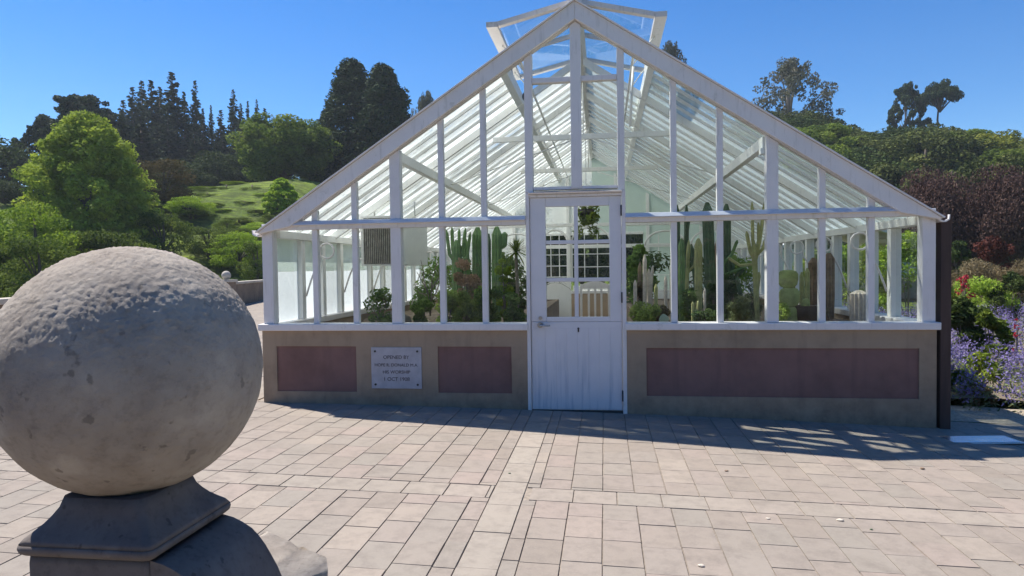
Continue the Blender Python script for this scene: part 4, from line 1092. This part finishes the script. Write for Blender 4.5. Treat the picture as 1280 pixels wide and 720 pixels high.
T('conifer', 326, 127, 38, 87, 'conifer_tree', 'last narrow conifer of the row above the round green tree')
T('conifer', 182, 150, 105, 70, 'conifer_tree', 'short wide dark conifer filling in below the dense clump')
T('conifer', 283, 172, 70, 76, 'conifer_tree', 'short dark conifer below the gap in the row')
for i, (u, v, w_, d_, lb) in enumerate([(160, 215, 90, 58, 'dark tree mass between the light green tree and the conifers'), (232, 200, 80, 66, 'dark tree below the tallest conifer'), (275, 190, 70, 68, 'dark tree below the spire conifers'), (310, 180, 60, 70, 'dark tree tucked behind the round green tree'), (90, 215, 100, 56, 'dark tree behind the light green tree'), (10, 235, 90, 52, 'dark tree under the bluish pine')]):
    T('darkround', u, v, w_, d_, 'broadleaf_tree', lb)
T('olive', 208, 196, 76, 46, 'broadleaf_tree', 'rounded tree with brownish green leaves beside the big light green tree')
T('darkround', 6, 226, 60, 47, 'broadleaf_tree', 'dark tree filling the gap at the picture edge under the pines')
T('broad', 358, 141, 132, 62, 'broadleaf_tree', 'large rounded mid green tree on the slope above the lawn')
T('broad', 405, 158, 80, 66, 'broadleaf_tree', 'mid green tree wedged between the large round tree and the dark cypresses')
T('sequoia', 445, 82, 108, 68, 'cypress_tree', 'taller of the two massive dark cypresses, with a pointed tip')
T('sequoia', 484, 89, 112, 66, 'cypress_tree', 'shorter of the two massive dark cypresses, next to the roof slope')
T('brightcone', 354, 222, 48, 46, 'shrub', 'bright green cone shaped shrub peeking over the greenhouse roof slope', 'shrub')
T('eucalyptus', 536, 112, 50, 84, 'broadleaf_tree', 'thin twiggy tree top just showing over the whitewashed roof slope')
T('eucalyptus', 842, 50, 66, 84, 'broadleaf_tree', 'twiggy tree top just showing beside the open ridge vent')
T('limebush', 240, 246, 60, 44, 'shrub', 'green rounded shrub at the foot of the brownish tree', 'shrub')
T('darkbush', 205, 262, 80, 36, 'shrub', 'mottled shrub directly above the top of the stone ball', 'shrub')
T('darkbush', 262, 282, 66, 38, 'shrub', 'dark shrub on the slope between ball and lawn', 'shrub')
T('limebush', 300, 290, 76, 37, 'shrub', 'yellowish green shrub between the stone ball and greenhouse corner', 'shrub')
T('darkbush', 322, 300, 50, 35, 'shrub', 'dark shrub tight behind the greenhouse corner', 'shrub')
T('darkbush', 150, 285, 110, 30, 'shrub', 'dark hedge like shrub hidden mostly by the stone ball', 'shrub')
T('limebush', 262, 236, 40, 54, 'shrub', 'small green shrub at the upper end of the lawn', 'shrub')
T('limebush', 300, 228, 40, 56, 'shrub', 'small green shrub at the top of the lawn beneath the round tree', 'shrub')
T('darkbush', 322, 262, 26, 46, 'shrub', 'single small dark shrub on the terraced lawn', 'shrub')
T('darkbush', 285, 274, 34, 42, 'shrub', 'low dark shrub at the lower edge of the lawn', 'shrub')
woods = [('conifer', 160, 128, 70, 86), ('conifer', 184, 104, 84, 88), ('conifer', 206, 112, 90, 85), ('conifer', 236, 118, 70, 84), ('conifer', 259, 138, 50, 82), ('conifer', 281, 140, 60, 86), ('conifer', 306, 132, 50, 82), ('conifer', 336, 138, 50, 88), ('conifer', 144, 140, 60, 80), ('conifer', 215, 150, 80, 76), ('conifer', 248, 168, 70, 74), ('conifer', 275, 178, 60, 73), ('conifer', 300, 168, 60, 76)]
wd = ['wide dark conifer beside the flat topped pine', 'heavy dark conifer in the densest part of the wood', 'heavy dark conifer just short of the tallest one', 'dark conifer on the far side of the tallest one', 'low conifer closing the first gap of the skyline row', 'low conifer closing the second gap of the skyline row', 'thin conifer between the tall spire and the narrow pair', 'conifer half hidden by the round green tree', 'short conifer in the shadow of the flat topped pine', 'short conifer in front of the tallest one', 'short conifer in front of the slender spire', 'short conifer above the lawn edge', 'short conifer above the upper lawn']
for (k, u, v, w_, d_), lb in zip(woods, wd): T(k, u, v, w_, d_, 'conifer_tree', lb)
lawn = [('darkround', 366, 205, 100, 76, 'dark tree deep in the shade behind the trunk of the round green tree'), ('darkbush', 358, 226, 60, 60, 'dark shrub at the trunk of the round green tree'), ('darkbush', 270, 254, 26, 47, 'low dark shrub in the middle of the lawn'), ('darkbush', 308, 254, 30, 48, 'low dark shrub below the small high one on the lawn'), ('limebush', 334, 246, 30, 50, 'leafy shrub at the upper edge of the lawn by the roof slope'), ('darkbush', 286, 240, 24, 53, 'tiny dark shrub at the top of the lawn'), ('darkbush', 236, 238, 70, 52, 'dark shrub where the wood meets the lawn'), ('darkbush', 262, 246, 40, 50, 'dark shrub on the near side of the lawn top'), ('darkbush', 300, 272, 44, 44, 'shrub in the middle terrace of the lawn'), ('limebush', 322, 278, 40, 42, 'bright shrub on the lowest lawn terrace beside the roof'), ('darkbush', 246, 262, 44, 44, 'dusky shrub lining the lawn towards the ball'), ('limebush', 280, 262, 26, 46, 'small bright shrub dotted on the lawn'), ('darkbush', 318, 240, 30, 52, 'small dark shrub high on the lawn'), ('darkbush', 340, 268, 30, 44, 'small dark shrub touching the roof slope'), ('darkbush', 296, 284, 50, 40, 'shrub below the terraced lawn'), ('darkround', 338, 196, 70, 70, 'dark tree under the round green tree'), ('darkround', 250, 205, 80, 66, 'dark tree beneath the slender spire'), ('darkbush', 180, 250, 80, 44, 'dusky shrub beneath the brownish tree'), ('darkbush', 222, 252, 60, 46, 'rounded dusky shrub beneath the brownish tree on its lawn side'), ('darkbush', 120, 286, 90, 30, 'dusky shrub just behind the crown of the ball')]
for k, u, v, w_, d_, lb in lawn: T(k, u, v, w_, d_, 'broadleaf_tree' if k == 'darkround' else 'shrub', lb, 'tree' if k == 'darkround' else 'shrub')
# hill on the far side : canopy of rounded trees
R = random.Random(21)
def skyline(u):
    S = [(-200, 300), (560, 190), (700, 150), (860, 110), (985, 134), (1030, 140), (1060, 160), (1100, 160), (1125, 152), (1150, 148), (1180, 156), (1230, 165), (1290, 172), (1400, 190), (1600, 220)]
    for (a, p_), (b, q_) in zip(S, S[1:]):
        if a <= u <= b: return p_+(q_-p_)*(u-a)/(b-a)
    return 190
kinds = ['broad2', 'broad3', 'broad2', 'broad3', 'darkround', 'broad']
descr = {'broad2': 'olive green round crowned tree', 'broad3': 'ragged olive green tree', 'darkround': 'dark green tree', 'broad': 'leafy mid green tree'}
cnt = 0
for ri, d_ in enumerate([95, 90, 85, 80, 75, 70, 65, 60, 55, 50, 46]):
    u = 560 if ri < 2 else 900
    u += R.uniform(0, 60)
    while u < 1400:
        dd = d_+R.uniform(-2, 2); g_ = place(u, dd).z
        k = R.choice(kinds)
        if ri < 3 and k == 'broad': k = 'broad2'
        if abs(u-1240) < 36 and 2 <= ri <= 6: k = 'yellow'
        hh = R.uniform(4.2, 8.0)
        v = max(horizon(u)-(g_+hh-CAM.z)/dd*FPX, skyline(u)+R.uniform(3, 12))
        wpx = R.uniform(7.5, 11)/dd*FPX
        lb = {'yellow': 'yellow green tree brightening the hillside canopy above the copper tree'}.get(k, descr.get(k, '') + ' in the dense canopy covering the hill beyond the greenhouse')
        T(k, u, v, wpx, dd, 'hillside_tree', lb, 'tree', {'yellow': 'yellow green hillside trees'}.get(k, descr.get(k, '')+'s on the hillside'))
        u += R.uniform(.55, .85)*7.5/d_*FPX; cnt += 1
T('eucalyptus', 986, 74, 124, 94, 'eucalyptus_tree', 'open crowned gum tree on the hilltop with sparse reddish grey leaves')
T('pine', 1133, 99, 50, 97, 'pine_tree', 'ragged dark pine beside the umbrella shaped one on the ridge')
T('umbrella', 1174, 96, 46, 95, 'pine_tree', 'umbrella shaped dark pine with a bare trunk on the ridge')
T('copper', 1165, 216, 110, 30, 'copper_tree', 'dark copper leaved tree nearest the greenhouse eave', zbase=0)
T('copper', 1258, 212, 120, 28, 'copper_tree', 'dark copper leaved tree at the picture edge above the flower bed', zbase=0)
T('copper', 1370, 212, 130, 29, 'copper_tree', 'dark copper leaved tree beyond the picture edge', zbase=0)
for i, (u, v) in enumerate([(560, 255), (620, 240), (680, 230), (740, 235), (800, 225), (870, 230), (940, 235)]):
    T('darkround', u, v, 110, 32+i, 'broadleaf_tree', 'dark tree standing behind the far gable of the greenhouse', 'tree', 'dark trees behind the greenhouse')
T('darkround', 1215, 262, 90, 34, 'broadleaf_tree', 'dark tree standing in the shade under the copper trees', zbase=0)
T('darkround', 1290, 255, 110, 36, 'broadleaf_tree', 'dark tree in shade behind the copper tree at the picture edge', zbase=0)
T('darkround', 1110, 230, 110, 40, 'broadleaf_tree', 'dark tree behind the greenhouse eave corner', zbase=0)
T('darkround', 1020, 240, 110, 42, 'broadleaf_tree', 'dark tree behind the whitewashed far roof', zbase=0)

# ------------------------------------------------------------------ flower garden beside the greenhouse
sheet('flower_bed_ground', 3.42, 14, 1.25, 20, -.002, M['soil'], 40, 60, lambda x, y: .10*noise.noise(Vector((x*.8, y*.8, 1)))+.05)
def field(name, label, pts, mat, n, leaf, kind='stuff', aspect=.3, droop=-.6):
    me = leaves_mesh(name, pts, n, leaf, L[mat], droop, aspect, outward=.25)
    o = obj(name, me); 
    if kind: tag(o, label, None, None, kind)
    return o
pts = []; pts2 = []
for i in range(1300):
    y = .95+13*rng.random()**1.1; x = 3.55+8*rng.random()**1.2 if y > 1.6 else 3.9+6*rng.random()
    if x < 3.75+.35*max(0, 1.7-y): continue
    h = .42 if y > 1.5 else .25
    z = ground_z(x, y); hh = h*(.7+.5*rng.random())
    pts.append((x, y, z+hh*.45, .20)); pts2.append((x+rng.normal()*.05, y, z+hh*.95, .13, 1.3, rng.random()))
field('catmint_foliage', None, pts, 'greygreen', 60000, .055)
field('catmint_flowers', None, pts2, 'lavender', 60000, .034, aspect=.5)
def gshrub(label, u, vtop, wpx, d, mat, n, leaf, cat='shrub', name='garden_shrub', aspect=.45, zb=None, k=26):
    p = CAM+ray(u, 360)*d; zb = ground_z(p.x, p.y) if zb is None else zb; h = zat(u, vtop, d)-zb; w_ = wpx/FPX*d
    th = thing(name, label, cat, (p.x, p.y, zb)); cen = []
    for i in range(k):
        a = rng.random()*6.283; e = rng.random()*1.5; rr = .75+.2*rng.random()
        cen.append((math.cos(e)*math.cos(a)*w_/2*rr, math.cos(e)*math.sin(a)*w_/2*rr, .12*h+math.sin(e)*h*.78*rr, min(w_, h)*.16*(.7+.6*rng.random()), .8, rng.random()))
    obj('foliage', leaves_mesh('foliage', cen, n, leaf, L[mat], -.2, aspect), th)
    mb = MB()
    for c in cen[:7]: mb.tube([(0, 0, -.03), (c[0]*.5, c[1]*.5, c[2]*.6), c[:3]], [.015, .01, .004], 5)
    mb.build('stem', M['twig'], th); return th
gshrub('dark leafy shrub with broad leaves beside the dark post', 1203, 357, 56, 10.0, 'dark', 3800, .12)
gshrub('low leafy shrub with pale leaf tips in the catmint', 1236, 374, 44, 9.6, 'mid', 1800, .11)
gshrub('chartreuse green mound of fine foliage behind the dark shrub', 1226, 341, 74, 17.0, 'chartreuse', 9000, .06, 'perennial')
gshrub('red flowering plant behind the chartreuse mound', 1205, 334, 24, 15.5, 'redflower', 350, .07, 'flowering plant')
gshrub('small clump of red flowers among the catmint at the picture edge', 1271, 384, 9, 9.0, 'redflower', 45, .05, 'flowering plant')
gshrub('tan grassy mound in front of the copper trees', 1226, 316, 90, 19, 'tan', 9000, .09, 'grass clump', aspect=.2)
gshrub('olive brown grassy mound at the picture edge', 1282, 318, 70, 18, 'tan', 7000, .09, 'grass clump', aspect=.2)
gshrub('dark low shrub between the grassy mounds and catmint', 1262, 332, 44, 16.5, 'dark', 2500, .09)
gshrub('rusty red azalea in the shade under the copper trees', 1240, 287, 66, 24, 'redleaf', 4000, .12)
gshrub('dusky green shrub in the shade beside the azalea', 1200, 292, 40, 25, 'dark', 3000, .14)
gshrub('fresh green shrub seen through the clear side glass', 1135, 283, 90, 17, 'bright', 6000, .10)
gshrub('tall yellow green shrub seen through the side panes behind the arching leaves', 1092, 290, 70, 19, 'lime', 6000, .10)
gshrub('green shrub seen through the side glass behind the hairy cactus', 1055, 298, 60, 21, 'bright', 5000, .12)
gshrub('pale green shrub seen through the side glass beyond the prickly pear', 1018, 302, 60, 23, 'lime', 5000, .12)
gshrub('leafy plant spilling onto the path at the foot of the dark post', 1207, 462, 50, 7.5, 'mid', 2200, .06, zb=-.14)
gshrub('dry seed headed plant at the bed edge beside the gravel path', 1224, 480, 34, 7.3, 'tan', 900, .05, zb=-.14)
gshrub('yellow green leafy clump in the middle of the catmint', 1226, 436, 44, 8.0, 'lime', 900, .06, zb=-.1)
# second glasshouse far away
p = CAM+ray(1070, 330)*26
G2 = thing('distant_greenhouse', 'distant greenhouse with white gabled roof seen through the side panes', 'greenhouse', (p.x, p.y, 0))
MB().prism([(-3, 2.0), (0, 3.0), (3, 2.0), (3, 1.9), (0, 2.88), (-3, 1.9)], 'y', 0, 6).build('roof', M['white'], G2)
B('wall', M['wall'], G2, -2.8, 2.8, .1, 5.9, 0, .8, 0)
for x in (-2.8, -1.4, 0, 1.4, 2.8): B('post', M['white'], G2, x-.05, x+.05, .1, .2, .8, 1.95, 0)
B('pane', M['wash_high'], G2, -2.75, 2.75, .14, .16, .8, 1.95, 0)
print('hill trees', cnt, 'objects', len(bpy.data.objects))

for i, (x, y, k) in enumerate([(-16, -26, 'darkround'), (-9, -28, 'broad'), (-2, -27, 'darkround'), (5, -29, 'broad'), (12, -27, 'darkround'), (19, -26, 'broad')]):
    me, tr, W, H = PROTO[k]; th = thing('broadleaf_tree', 'dark tree across the terrace, seen only mirrored in the greenhouse panes', 'tree', (x, y, -.2), 'trees mirrored in the panes'); obj('crown', me, th); obj('trunk', tr, th)
wallseg('parapet_wall', Vector((-14, -11.5)), Vector((14, -11.5)), 'stone parapet behind the terrace, seen only mirrored in the lower panes')

hz = bpy.data.materials.new('thin_haze'); hz.use_nodes = True; hn = hz.node_tree; hn.nodes.remove(hn.nodes['Principled BSDF'])
pv = hn.nodes.new('ShaderNodeVolumePrincipled'); pv.inputs['Color'].default_value = (.80, .88, 1, 1); pv.inputs['Density'].default_value = .0005; pv.inputs['Anisotropy'].default_value = .2
hn.links.new(pv.outputs[0], hn.nodes['Material Output'].inputs['Volume'])
tag(MB().box(-150, 150, -60, 150, -18, 48).build('haze', hz), kind='stuff')
